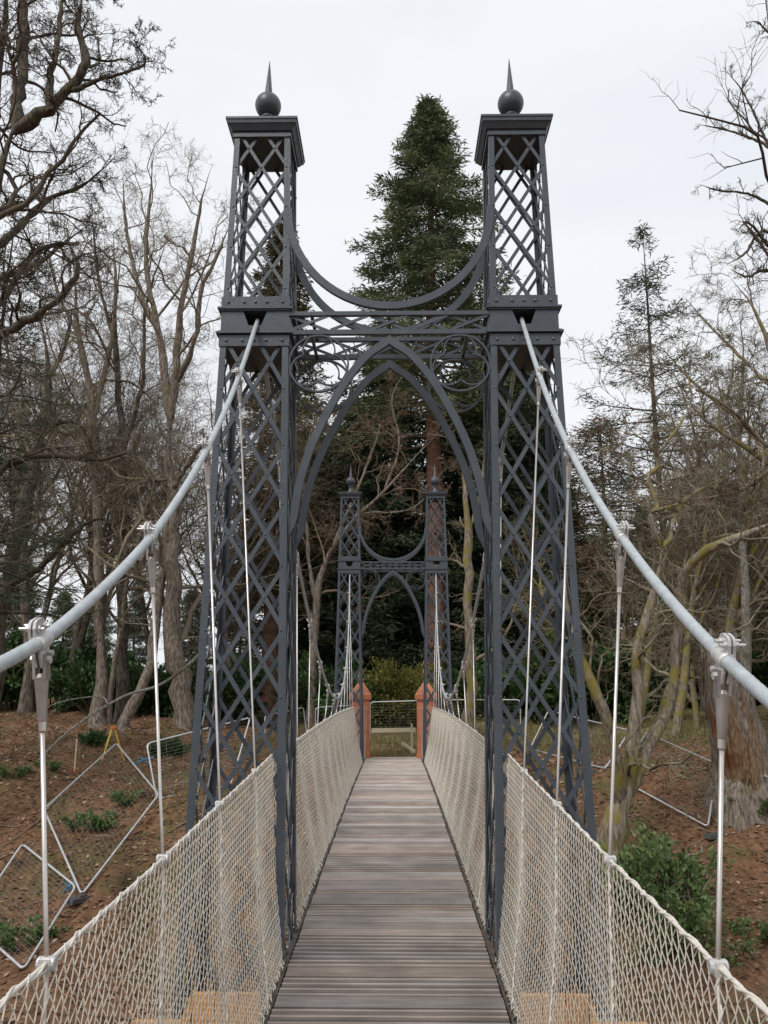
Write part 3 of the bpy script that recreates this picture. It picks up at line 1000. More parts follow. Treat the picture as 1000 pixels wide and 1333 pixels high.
def build_net(s, ya, yb, rail, label, cell, loc_y, sides=3, hang=(), detail=False):
    t = empty('netting', (s * .66, loc_y, float(deckz(loc_y))), label, 'netting', 'wire netting along the walkway')
    o = np.array([s * .66, loc_y, float(deckz(loc_y))])
    c = cell / 2
    nw = int((yb - ya) / c)
    rows = int(round(1.14 / (cell * .60)))
    rng = np.random.default_rng(int(loc_y * 10) + s + 5)
    P = np.zeros((nw, rows + 1, 3))
    i = np.arange(nw)[:, None]; k = np.arange(rows + 1)[None, :]
    Yp = ya + (i + ((i + k) % 2)) * c
    v = k / rows * np.ones_like(i)
    Yp = Yp + .010 * np.sin(v * 9 + i * .07) * np.sin(i * .031)
    rail_pts = np.array([rail(y) for y in np.linspace(ya - .1, yb + .1, 200)])
    yy = np.linspace(ya - .1, yb + .1, 200)
    xt = np.interp(Yp, yy, rail_pts[:, 0]); zt = np.interp(Yp, yy, rail_pts[:, 2]) - .004
    xb = .628; zb = deckz(Yp) - .02
    ph = Yp * 2 * np.pi / .93
    belly = .022 * np.sin(np.pi * v) * (1 + .6 * np.sin(ph))
    X = xb + (xt - xb) * v + belly * np.sin(np.pi * v) + np.where(k % 2 == 0, .0022, -.0022)
    Z = zb + (zt - zb) * v
    P[:, :, 0] = s * X; P[:, :, 1] = Yp; P[:, :, 2] = Z
    V, Q = tubes(P - o, np.full((nw, rows + 1), .0019 if detail else .0024), sides)
    w = link('wire_mesh', mesh_from('wire_mesh', V, Q, smooth=True), M['net'], t)
    w['kind'] = 'stuff'
    # top rope with a spiral lacing
    ys = np.arange(ya, yb, .02)
    rp = np.array([rail(y) for y in ys]) * np.array([s, 1, 1]) - o
    mb = MB(); mb.tube(rp, .0048, 8)
    a = ys / .16 * 2 * np.pi
    hx = rp + np.stack([np.cos(a) * .0066, 0 * a, np.sin(a) * .0066], 1)
    mb.tube(hx, .0030, 6)
    a = ys / .09 * 2 * np.pi + 1
    hx = rp + np.stack([np.cos(a) * .0075, 0 * a, np.sin(a) * .010 - .004], 1)
    mb.tube(hx, .0019, 5)
    mb.build('top_rope', M['netrope'], t, smooth=True)
    # bottom edge rope and its lacing loops
    bp = np.stack([np.full(len(ys), s * .632), ys, deckz(ys) - .006 + .004 * np.sin(ys * 40)], 1) - o
    mb = MB(); mb.tube(bp, .008, 6)
    a = ys / .11 * 2 * np.pi
    mb.tube(bp + np.stack([np.cos(a) * .013, 0 * a, np.sin(a) * .018], 1), .0035, 5)
    mb.build('bottom_rope', M['edge'], t, smooth=True)
    mb = MB()
    a = ys / .085 * 2 * np.pi + .8 * np.sin(ys * 3)
    rr = .020 + .008 * np.sin(ys * 7.3) * np.sin(ys * 3.1)
    mb.tube(bp + np.stack([np.cos(a) * rr * .8 + s * .004, .012 * np.sin(ys * 31), np.sin(a) * rr + .006], 1), .0030, 5)
    mb.build('bottom_lacing', M['netrope'], t, smooth=True)
    # vertical laced seams
    for q, y in enumerate(hang):
        if not (ya < y < yb): continue
        vv = np.linspace(0, 1, 60)
        R_ = rail(y)
        mb = MB()
        z0 = float(deckz(y)) - .02
        x = .628 + (R_[0] - .628) * vv + .022 * np.sin(np.pi * vv) ** 2 * (1 + .6 * math.sin(y * 2 * math.pi / .93)) - .004
        line = np.stack([s * x, np.full(60, y) + .012 * np.sin(vv * 6), z0 + (R_[2] - z0) * vv], 1) - o
        mb.tube(line, .0034, 6)
        a = vv * 2 * np.pi * 17
        mb.tube(line + np.stack([np.cos(a) * .004, np.sin(a) * .011, 0 * a], 1), .0028, 5)
        mb.build('seam_rope', M['netrope'], t, smooth=True)
    # laced ends
    for ye in (ya, yb):
        vv = np.linspace(0, 1, 70)
        R_ = rail(ye); z0 = float(deckz(ye)) - .02
        x = .628 + (R_[0] - .628) * vv
        a = vv * 2 * np.pi * 20
        line = np.stack([s * x, np.full(70, ye), z0 + (R_[2] - z0) * vv], 1) - o
        mb = MB(); mb.tube(line + np.stack([np.cos(a) * .004, np.sin(a) * .009, 0 * a], 1), .0036, 5)
        mb.build('end_lacing', M['netrope'], t, smooth=True)


def rail_far(y):
    return np.array([.815 - .26 * np.clip((y - 17.9) / .6, 0, 1), y, 1.035 - .06 * (y - 17.8)])


for s, sn in ((-1, 'left'), (1, 'right')):
    build_net(s, .7, 5.245, rail_side, 'cream wire netting on the %s from the foreground to the near tower' % sn, .047, 3.0, 3, side_y + [.87], True)
    build_net(s, 5.80, 17.28, rail_main, 'cream wire netting along the %s side of the deck between the towers' % sn, .060, YM, 3, main_y)
    build_net(s, 17.86, 18.42, rail_far, 'short cream netting between the far tower and the %s terracotta pillar' % sn, .066, 18.2, 3)

# ------------------------------------------------------------------ far pillars
def build_pillar(s, label):
    y = 18.66
    zg = -.25
    t = empty('gate_pillar', (s * .735, y, zg), label, 'pillar', 'terracotta gate pillars')
    T = M['terracotta']
    b = lambda z: z - zg
    mb = MB(); mb.box((0, 0, (b(-.25) + b(1.18)) / 2), (.205, .205, (1.18 + .25) / 2)); mb.build('shaft', T, t)
    mb = MB(); mb.box((0, 0, b(-.12)), (.225, .225, .10)); mb.build('plinth', T, t)
    mb = MB()
    V = [(sx * .245, sy * .245, b(z)) for z in (1.182, 1.285) for sx, sy in ((-1, -1), (1, -1), (1, 1), (-1, 1))] + [(sx * .03, sy * .03, b(1.60)) for sx, sy in ((-1, -1), (1, -1), (1, 1), (-1, 1))]
    mb.add(V, [[3, 2, 1, 0]] + [[r + k, r + (k + 1) % 4, r + 4 + (k + 1) % 4, r + 4 + k] for r in (0, 4) for k in range(4)] + [[8, 9, 10, 11]])
    mb.build('pyramid_cap', T, t)
    lathe_obj('urn_finial', [(.06, 1.58), (.045, 1.62), (.035, 1.66), (.03, 1.69), (.06, 1.74), (.078, 1.79), (.06, 1.84), (.032, 1.88), (.03, 1.93), (.05, 1.97), (.062, 2.01), (.05, 2.03), (.001, 2.035)], T, t, (0, 0, -zg), 18)


build_pillar(-1, 'terracotta painted pillar with pyramid cap at the far left end of the deck')
build_pillar(1, 'terracotta painted pillar with pyramid cap at the far right end of the deck')

# ------------------------------------------------------------------ timber at the near tower feet
def build_timber(s, label):
    t = empty('timber_boarding', (s * 1.05, 4.86, -1.2), label, 'boarding', 'pine boarding beside tower feet')
    x0 = np.linspace(.70, 1.46, 7)
    for i in range(6):
        top = 1.10 if i < 4 else 1.10 - .28 * (i - 3)
        mb = MB()
        a, b = x0[i] - 1.05 + .003, x0[i + 1] - 1.05 - .003
        lo = min(s * a, s * b); hi = max(s * a, s * b)
        nxt = top if i < 3 else top - .28
        zl, zr = (top, nxt) if s > 0 else (nxt, top)
        V = [(x, yy, z) for yy in (-.02, .02) for (x, z) in ((lo, -.9), (hi, -.9), (hi, zr), (lo, zl))]
        mb.add(V, [[0, 1, 2, 3], [7, 6, 5, 4]] + [[k, 4 + k, 4 + (k + 1) % 4, (k + 1) % 4] for k in range(4)])
        mb.build('plank', M['pine'], t)
    for z in (.9, .2):
        mb = MB(); mb.box((0, .045, z), (.36, .023, .045)); mb.build('batten', M['pine'], t)
build_timber(-1, 'orange pine boards behind the netting at the left tower foot')
build_timber(1, 'orange pine boards behind the netting at the right tower foot')

# ------------------------------------------------------------------ trees: branch growth
def grow(rng, P0, D0, L, K, wander, trop):
    """Random walks: (N,K,3) polylines from P0 along D0, length L, bending by wander and pulled by trop (up if > 0)."""
    N = len(P0)
    P = np.zeros((N, K, 3)); P[:, 0] = P0
    d = norm(D0)
    st = (np.asarray(L) / (K - 1))[:, None]
    for k in range(1, K):
        d = norm(d + wander * rng.normal(size=(N, 3)) + np.array([0, 0, trop]))
        P[:, k] = P[:, k - 1] + d * st
    return P


def sprout(rng, P, R, n, t0, t1, ang, spread, Lr, Lpar, rr, rmin=.003):
    """n children on each polyline: returns start points, directions, lengths, radii."""
    N, K, _ = P.shape
    idx = np.repeat(np.arange(N), n)
    t = t0 + (t1 - t0) * ((np.tile(np.arange(n), N) + rng.random(N * n)) / n)
    f = t * (K - 1)
    k = np.minimum(f.astype(int), K - 2); w = (f - k)[:, None]
    p = P[idx, k] * (1 - w) + P[idx, k + 1] * w
    tg = norm(P[idx, k + 1] - P[idx, k])
    rd = norm(rng.normal(size=(N * n, 3)))
    pr = norm(rd - tg * np.sum(rd * tg, -1, keepdims=True))
    a = ang + spread * rng.normal(size=(N * n, 1))
    d = tg * np.cos(a) + pr * np.sin(a)
    L = Lpar[idx] * Lr * (1.15 - .55 * t) * rng.uniform(.6, 1.25, N * n)
    r0 = np.maximum((R[idx, k] * (1 - w[:, 0]) + R[idx, k + 1] * w[:, 0]) * rr, rmin)
    return p, d, L, r0


def taper(r0, K, end=.35):
    return np.asarray(r0)[:, None] * np.linspace(1, end, K)[None, :]


def smooth_path(pts, m=6):
    p = np.asarray(pts, float)
    p = np.vstack([2 * p[0] - p[1], p, 2 * p[-1] - p[-2]])
    out = []
    for i in range(1, len(p) - 2):
        for s in np.linspace(0, 1, m, endpoint=False):
            out.append(.5 * ((2 * p[i]) + (-p[i - 1] + p[i + 1]) * s + (2 * p[i - 1] - 5 * p[i] + 4 * p[i + 1] - p[i + 2]) * s * s + (-p[i - 1] + 3 * p[i] - 3 * p[i + 1] + p[i + 2]) * s ** 3))
    out.append(p[-2])
    return np.array(out)


def resample(p, K):
    seg = np.linalg.norm(np.diff(p[:, :3], axis=0), axis=1)
    a = np.concatenate([[0], np.cumsum(seg)]); t = np.linspace(0, a[-1], K)
    return np.stack([np.interp(t, a, p[:, c]) for c in range(p.shape[1])], 1)


def branch_levels(rng, P, R, Lp, levels, twig_sides=3):
    """Sprouts successive levels off limbs. Each level: (n, t0, t1, angle, length ratio, K, wander, trop, radius ratio, sides)."""
    acc = []
    for (n, t0, t1, ang, lr, K, wan, trop, rr, S, rmin) in levels:
        p, d, L, r0 = sprout(rng, P, R, n, t0, t1, ang, .25, lr, Lp, rr, rmin)
        P = grow(rng, p, d, L, K, wan, trop)
        R = taper(r0, K, .4)
        Lp = L
        acc.append((P, R, S))
    return acc


def join_tubes(parts):
    Vs, Qs, n = [], [], 0
    for P, R, S in parts:
        V, Q = tubes(P, R, S)
        Vs.append(V); Qs.append(Q + n); n += len(V)
    return np.concatenate(Vs), np.concatenate(Qs)


def knobbly(V, P, amount, rng):
    ph = rng.random(3) * 6
    k = np.sin(V[:, 0] * 9 + ph[0]) * np.sin(V[:, 1] * 9 + ph[1]) * np.sin(V[:, 2] * 5 + ph[2])
    return V + (k * amount)[:, None] * norm(V - np.repeat(P.mean(0, keepdims=True), len(V), 0)) * np.array([1, 1, .2])


GNARL = lambda a, b, c, d: [
    (a, .18, 1.0, .95, .42, 9, .30, .03, .50, 6, .008),
    (b, .15, 1.0, .85, .52, 8, .32, .02, .55, 5, .006),
    (c, .12, 1.0, .80, .52, 7, .34, .03, .60, 3, .0050),
    (d, .10, 1.0, .75, .60, 4, .34, .04, .65, 3, .0042)]


def limb_tree(name, limbs, levels, bark_m, twig_m, label, cat='tree', group=None, seed=0, Lscale=1.0, extra=None, sides=14):
    """A tree from guided limbs: each limb a list of (px, py, distance, radius in photo pixels). The first limb is the trunk."""
    rng = np.random.default_rng(seed)
    W = []
    for lm in limbs:
        pts = []
        for (px, py, Y, r) in lm:
            w = at(px, py, Y)
            dep = math.sqrt((w[0] - CX) ** 2 + w[1] ** 2 + (w[2] - EYE) ** 2)
            pts.append(list(w) + [r * dep / F_PX * .62])
        W.append(np.array(pts))
    base = W[0][0, :3].copy()
    base[2] = float(gz(base[0], base[1])) - .32
    if W[0][0, 2] > base[2] + .35:
        W[0] = np.vstack([[base[0], base[1], base[2], W[0][0, 3] * 1.1], W[0]])
    else:
        W[0][0, 2] = base[2]
    t = empty(name, tuple(base), label, cat, group)
    parts, PP, RR, LL = [], [], [], []
    for q, w in enumerate(W):
        s = resample(smooth_path(w, 8), 22)
        seg = np.linalg.norm(np.diff(s[:, :3], axis=0), axis=1).sum()
        jit = rng.normal(size=(22, 3)) * (s[:, 3:4] * .22)
        jit[0] = 0
        s[:, :3] += jit
        s[:, 3] *= 1 + .12 * rng.normal(size=22)
        if q == 0: s[:4, 3] *= np.array([1.35, 1.12, 1.04, 1.0])
        else: s[0, 3] *= .15; s[1, 3] *= .85
        s[:, 3] *= np.clip(np.linspace(4.2, .12, 22), 0, 1)
        s[:, :3] -= base
        parts.append((s[None, :, :3], s[None, :, 3], sides if q == 0 else max(7, sides - 4)))
        PP.append(s[:, :3]); RR.append(s[:, 3]); LL.append(seg)
    V, Q = join_tubes(parts)
    link('trunk', mesh_from('trunk', V, Q, smooth=True), bark_m, t)
    acc = branch_levels(rng, np.array(PP), np.array(RR), np.array(LL) * Lscale, levels)
    V, Q = join_tubes(acc)
    link('branches', mesh_from('branches', V, Q, smooth=True), twig_m, t)
    if extra: extra(t, acc, rng)
    return t


def bare_proto(seed, H, nst, levels, bark_m, twig_m, r0, lean=.10, fork=.35):
    """A free standing bare tree built upright at the origin; returns (trunk mesh, branch mesh)."""
    rng = np.random.default_rng(seed)
    tr = grow(rng, np.zeros((1, 3)), np.array([[rng.normal() * lean, rng.normal() * lean, 1]]), np.array([H * .8]), 16, .09, .05)
    R = np.linspace(1, .28, 16)[None] * np.clip(np.linspace(6, .1, 16), 0, 1)[None] * r0; R[0, 0] *= 1.4
    p, d, L, rr_ = sprout(rng, tr, R, nst, fork, .97, .62, .18, .62, np.array([H * .8]), .62)
    st = grow(rng, p, d, L, 14, .15, .07)
    SR = taper(rr_, 14, .12)
    V, Q = join_tubes([(tr, R, 12), (st, SR, 8)])
    tm = mesh_from('trunk', V, Q, smooth=True); tm.materials.append(bark_m)
    acc = branch_levels(rng, st, SR, L, levels)
    V, Q = join_tubes(acc)
    bm = mesh_from('branches', V, Q, smooth=True); bm.materials.append(twig_m)
    return tm, bm


def leaves(rng, C, D, l, w, flat=0.0):
    """Diamond leaf faces at C pointing along D; returns V (N*4,3), quads."""
    N = len(C)
    D = norm(D)
    rd = rng.normal(size=(N, 3))
    if flat: rd = rd * (1 - flat) + np.array([0, 0, 1.0]) * flat
    side = norm(np.cross(D, rd))
    nn = np.cross(side, D)
    l = np.broadcast_to(np.asarray(l), (N,))[:, None]; w = np.broadcast_to(np.asarray(w), (N,))[:, None]
    V = np.stack([C, C + D * l * .45 + side * w + nn * l * .06, C + D * l, C + D * l * .45 - side * w + nn * l * .06], 1).reshape(-1, 3)
    return V, np.arange(N * 4).reshape(-1, 4)


def conifer_mesh(seed, H, r_base, crown0, nb, spb, sl, sw, droop, trunk_r, shape=1.0, gap=.0, up=.15, clump=.5):
    """Trunk, boughs and needle sprays of a conifer. shape bends the outline; gap drops boughs at random."""
    rng = np.random.default_rng(seed)
    tz = np.linspace(0, H, 20)
    tp = np.stack([.06 * np.sin(tz * .4 + seed), .06 * np.cos(tz * .33 + seed), tz], 1)
    tr = trunk_r * np.clip(1 - tz / H, .02, 1) ** .8; tr[0] *= 1.35
    V, Q = tubes(tp[None], tr[None], 14)
    tm = mesh_from('trunk', V, Q, smooth=True)
    # boughs
    u = rng.random(nb) ** 1.15
    u = np.sort(u)[::-1]
    h = crown0 + (H - crown0) * (1 - u)                 # u: 1 at crown base
    az = np.arange(nb) * 2.39996 + rng.normal(size=nb) * .5
    Lb = r_base * (u ** shape) * rng.uniform(.58, 1.2, nb) + .06
    keep = rng.random(nb) > gap
    h, az, Lb = h[keep], az[keep], Lb[keep]; n = len(h)
    d = np.stack([np.cos(az), np.sin(az), np.full(n, up) + .5 * (h - crown0) / (H - crown0) * up * 3], 1)
    P0 = np.stack([np.zeros(n), np.zeros(n), h], 1)
    K = 7
    P = grow(rng, P0, d, Lb, K, .08, -droop)
    P[:, 5:, 2] += (Lb * .05)[:, None] * np.array([1, 2.4])
    R = taper(np.clip(Lb * .014, .008, .07), K, .25)
    V1, Q1 = tubes(P, R, 4)
    bm = mesh_from('boughs', V1, Q1, smooth=True)
    # sprays
    m = np.maximum((spb * (Lb / r_base + .12)).astype(int), 4)
    idx = np.repeat(np.arange(n), m); N = len(idx)
    t = .18 + .82 * rng.random(N) ** .75
    f = t * (K - 1); k = np.minimum(f.astype(int), K - 2); w = (f - k)[:, None]
    p = P[idx, k] * (1 - w) + P[idx, k + 1] * w
    tg = norm(P[idx, k + 1] - P[idx, k])
    # side twig clumps off the bough
    lat = norm(np.cross(tg, [0, 0, 1.0])) * rng.choice([-1, 1], N)[:, None]
    off = (Lb[idx] * .24 * (1.15 - t))[:, None] * rng.random((N, 1))
    p = p + lat * off + rng.normal(size=(N, 3)) * np.array([.07, .07, .06]) * clump * 2
    D = norm(tg * .7 + lat * .8 + np.array([0, 0, -.25]) + rng.normal(size=(N, 3)) * .45)
    s_ = rng.uniform(.6, 1.35, N)
    V2, Q2 = leaves(rng, p, D, sl * s_, sw * s_, flat=.45)
    bt = rng.random(n)[idx]
    tint = np.clip(.20 + .55 * bt + .2 * rng.normal(size=N) + .25 * (t - .6), 0, 1)
    fm = mesh_from('foliage', V2, Q2, tint=np.repeat(tint, 4))
    return tm, bm, fm


def plant(name, meshes, loc, label, cat, group=None, rz=0.0, sc=1.0, tilt=(0, 0)):
    """A tree at loc from (part name, mesh) pairs."""
    z = float(gz(loc[0], loc[1])) - (.22 if name.endswith('tree') or 'conifer' in name else .06)
    t = empty(name, (loc[0], loc[1], z), label, cat, group)
    t.rotation_euler = (tilt[0], tilt[1], rz)
    t.scale = (sc, sc, sc) if np.isscalar(sc) else sc
    for nm, me in meshes: link(nm, me, None, t)
    return t


def with_mats(tri, mats):
    for me, m in zip(tri, mats): me.materials.append(m)
    return list(zip(('trunk', 'boughs', 'foliage'), tri))


# ------------------------------------------------------------------ conifers
wellingtonia = with_mats(conifer_mesh(11, 30.0, 5.0, 12.0, 330, 420, .25, .028, .055, .40, shape=.72, up=-.06, clump=.85, gap=.14), (M['bark_red'], M['twig_red'], M['fir']))
wellingtonia_brown = with_mats(conifer_mesh(12, 24.0, 3.0, 5.0, 330, 230, .24, .030, .05, .38, shape=.55, up=-.05, clump=.9), (M['bark_red'], M['twig_red'], M['brownfir']))
spruce = with_mats(conifer_mesh(13, 15.0, 3.6, .6, 300, 190, .26, .034, .05, .22, shape=.6, up=-.02, clump=1.0), (M['bark_dark'], M['twig_dark'], M['spruce']))
spruce_b = with_mats(conifer_mesh(14, 12.0, 3.4, .3, 280, 190, .26, .034, .06, .2, shape=.45, up=-.02, clump=1.1), (M['bark_dark'], M['twig_dark'], M['fir']))
open_pine = with_mats(conifer_mesh(15, 18.0, 3.8, 4.5, 120, 170, .22, .020, .028, .16, shape=.8, gap=.2, up=.06, clump=.8), (M['bark_dark'], M['twig_dark'], M['pinegrey']))
larch = with_mats(conifer_mesh(16, 13.0, 4.2, 2.0, 230, 90, .26, .022, .05, .22, shape=.5, up=.05, clump=1.1), (M['bark_grey'], M['twig_red'], M['larch']))

def gat(px, py, h=0.0):
    """The ground point seen at a photo pixel, lifted by h."""
    for Y in np.arange(5.5, 70, .04):
        w = at(px, py, Y)
        if w[2] <= float(gz(w[0], Y)): break
    return np.array([w[0], w[1], float(gz(w[0], Y)) + h])


def bx(px, Y):   # sideways position of photo column px at distance Y on level ground
    return float(at(px, 905, Y)[0])

plant('giant_conifer', wellingtonia, (bx(568, 33), 33), 'tall dark conifer tapering to a point in the gap between the two near towers', 'tree', None, 0.4, (1.16, 1.16, .935))
plant('giant_conifer', wellingtonia_brown, (bx(352, 33.5), 33.5), 'olive brown conifer rising behind the left near tower', 'tree', None, 2.0, (1.0, 1.0, .91))

dark = [
    # px, Y, proto, scale, label
    (462, 36, spruce, .95, 'dark spruce behind the far left tower'),
    (512, 38, spruce_b, .72, 'dark low conifer closing the view behind the gate at the deck end'),
    (500, 35, spruce, 1.15, 'green spruce filling the left half of the near arch above the far towers'),
    (540, 41, spruce, .8, 'dark conifer behind the red trunk, seen under the far arch'),
    (612, 36, spruce, 1.05, 'dark green spruce between the far right tower and the near right tower'),
    (655, 38, spruce_b, 1.45, 'tall dark conifer seen through the lattice of the near right tower'),
    (700, 34, spruce, 1.0, 'dark green conifer showing just right of the near right tower'),
    (420, 38, spruce_b, 1.1, 'dark conifer behind the netting, just right of the near left tower'),
    (385, 41, spruce, .95, 'dark conifer seen past the inner edge of the near left tower'),
    (720, 42, spruce, 1.05, 'dark spruce at the back of the wood behind the right tower foot'),
]
for i, (px, Y, pr, sc, lb) in enumerate(dark):
    plant('dark_conifer', pr, (bx(px, Y), Y), lb, 'tree', 'dark conifers behind the far end of the bridge', i * 1.3, sc)
plant('open_conifer', open_pine, (bx(880, 29), 29), 'thin topped conifer with sparse drooping boughs above the right bank', 'tree', None, .7, 1.04)
plant('open_conifer', open_pine, (bx(-45, 15.5), 15.5), 'dark green sparse conifer at the left edge, boughs reaching in among the oak limbs', 'tree', None, 2.2, .66)
plant('rusty_larch', larch, (bx(800, 33), 33), 'rusty brown larch with feathery boughs beside the right cable', 'tree', None, 0, .92)

# ------------------------------------------------------------------ bare trees with guided limbs
LOW = [(8, .22, 1.0, .9, .48, 9, .30, .03, .42, 5, .009), (6, .15, 1.0, .85, .54, 7, .33, .01, .52, 3, .007), (5, .12, 1.0, .85, .56, 5, .34, .02, .6, 3, .0055), (4, .1, 1.0, .75, .62, 4, .32, .04, .65, 3, .0045)]
Y = 13.0
limb_tree('gnarled_oak', [
    [(-75, 985, Y, 30), (-66, 760, Y, 26), (-50, 500, Y, 24), (-28, 330, Y, 22), (0, 225, Y, 19), (18, 170, Y, 17)],
    [(18, 172, Y, 12), (26, 110, Y + .3, 10), (32, 40, Y + .5, 8), (30, -60, Y + .5, 5)],
    [(16, 175, Y, 13), (55, 146, Y - .2, 11), (85, 122, Y - .4, 9), (108, 96, Y - .5, 8), (112, 74, Y - .5, 7), (102, 35, Y - .5, 6), (106, -10, Y - .5, 4)],
    [(85, 122, Y - .4, 5), (125, 106, Y - .6, 3.5), (160, 95, Y - .7, 2.5), (188, 84, Y - .7, 2), (186, 69, Y - .7, 1.6), (172, 50, Y - .7, 1.2)],
    [(60, 142, Y - .2, 7), (68, 90, Y, 5.5), (78, 40, Y + .2, 4.5), (80, -30, Y + .2, 3)],
    [(-30, 340, Y, 10), (20, 300, Y + .6, 7), (60, 262, Y + .9, 5), (110, 240, Y + 1, 3), (150, 205, Y + 1, 2)],
    [(-55, 480, Y, 11), (0, 437, Y - .8, 8.5), (32, 420, Y - 1, 7.5), (66, 398, Y - 1.1, 6.5), (94, 368, Y - 1.2, 5.5), (102, 345, Y - 1.2, 4.5), (91, 320, Y - 1.2, 4), (86, 292, Y - 1.2, 3)],
    [(-45, 400, Y, 8), (0, 362, Y + 1, 6), (45, 346, Y + 1.4, 4.5), (82, 317, Y + 1.6, 3.2), (120, 290, Y + 1.7, 2)],
    [(-10, 230, Y, 9), (-5, 120, Y + .8, 7), (5, 40, Y + 1, 5), (10, -40, Y + 1, 3)],
], [(11, .22, 1.0, .9, .40, 9, .34, .02, .36, 5, .009), (7, .12, 1.0, .85, .5, 7, .36, .01, .52, 3, .0065), (6, .12, 1.0, .85, .52, 5, .38, .02, .6, 3, .005), (4, .1, 1.0, .8, .62, 4, .38, .02, .7, 3, .0045)],
    M['bark_dark'], M['twig_dark'], 'dark gnarled oak leaning in at the top left, limbs knotted against the sky', seed=21, Lscale=.9)

limb_tree('beech', [
    [(240, 945, 24, 21), (230, 860, 24, 17), (224, 780, 24, 15.5), (224, 680, 24, 14), (222, 560, 24, 12)],
    [(222, 565, 24, 10), (212, 470, 24.3, 8), (200, 400, 24.6, 6), (190, 330, 24.8, 4), (196, 250, 25, 2.5), (200, 190, 25, 1.4)],
    [(222, 560, 24, 10), (230, 470, 23.7, 8), (236, 400, 23.5, 6.5), (250, 330, 23.4, 4.5), (262, 262, 23.3, 3), (276, 215, 23.3, 1.6)],
    [(231, 500, 23.8, 6), (255, 440, 23, 5), (262, 380, 22.8, 4), (284, 330, 22.6, 3), (300, 290, 22.5, 2)],
    [(205, 430, 24.5, 5), (180, 370, 25, 4), (165, 300, 25.3, 3), (160, 230, 25.5, 1.6)],
    [(223, 640, 24, 6), (255, 590, 23.4, 4.5), (285, 560, 23, 3)],
], LOW, M['bark_grey'], M['twig_brown'], 'tall grey beech with a thick straight trunk forking high, nearest the left tower', seed=22, Lscale=.75)
limb_tree('bare_tree', [
    [(131, 955, 25, 15), (131, 850, 25, 12), (129, 740, 25, 11), (128, 640, 25, 10), (118, 520, 25, 8), (102, 430, 25, 6), (95, 330, 25, 3.5)],
    [(121, 550, 25, 6), (140, 470, 25.5, 5), (150, 390, 25.7, 3.5), (148, 300, 26, 2)],
    [(128, 660, 25, 5), (112, 590, 24.4, 4.5), (85, 562, 24, 4), (55, 560, 24, 3)],
    [(104, 440, 25, 4), (75, 380, 25, 3), (60, 310, 25, 2)],
], LOW, M['bark_grey'], M['twig_brown'], 'upright grey barked bare tree, second trunk left of the beech', group=None, seed=23, Lscale=.75)
limb_tree('bare_tree', [
    [(160, 935, 26, 13), (160, 820, 26, 11), (158, 700, 26, 9.5), (158, 560, 26, 8), (150, 440, 26, 5.5), (158, 330, 26, 3)],
    [(158, 600, 26, 5), (185, 500, 25.5, 4), (190, 400, 25.3, 3), (215, 320, 25, 1.8)],
    [(151, 450, 26, 4), (130, 370, 26.4, 3), (120, 280, 26.4, 1.8)],
], LOW, M['bark_dark'], M['twig_brown'], 'slim dark bare tree standing between two grey trunks on the left', seed=24, Lscale=.75)
limb_tree('leaning_tree', [
    [(165, 940, 23.5, 12), (178, 905, 23.5, 11), (196, 860, 23.7, 10), (206, 790, 24, 8.5), (214, 720, 24.2, 7), (216, 640, 24.5, 5), (200, 560, 24.6, 3.5)],
    [(212, 740, 24.2, 4), (190, 680, 24, 3.2), (176, 620, 24, 2)],
], LOW[:3], M['bark_grey'], M['twig_brown'], 'leaning grey trunk crossing in front of the beech foot', seed=25, Lscale=.6)
limb_tree('bare_tree', [
    [(-20, 960, 18, 20), (-8, 860, 18, 17), (8, 765, 18, 14), (30, 660, 18, 12), (50, 585, 18, 10), (58, 545, 18, 8), (62, 470, 18, 6), (50, 400, 18, 3)],
    [(55, 560, 18, 6), (90, 548, 17.6, 4.5), (110, 560, 17.4, 3.6), (124, 600, 17.4, 2.5)],
    [(42, 620, 18, 5), (20, 560, 18.5, 4), (0, 530, 18.7, 3)],
    [(8, 765, 18, 7), (50, 740, 17.6, 6), (85, 705, 17.2, 5), (115, 680, 17, 4), (150, 672, 16.8, 2.4)],
    [(60, 500, 18, 4.5), (85, 450, 18, 3.5), (95, 400, 18, 2.2)],
], LOW, M['bark_dark'], M['twig_brown'], 'dark leaning bare tree by the left edge, its limb reaching right at mid height', seed=26, Lscale=.7)

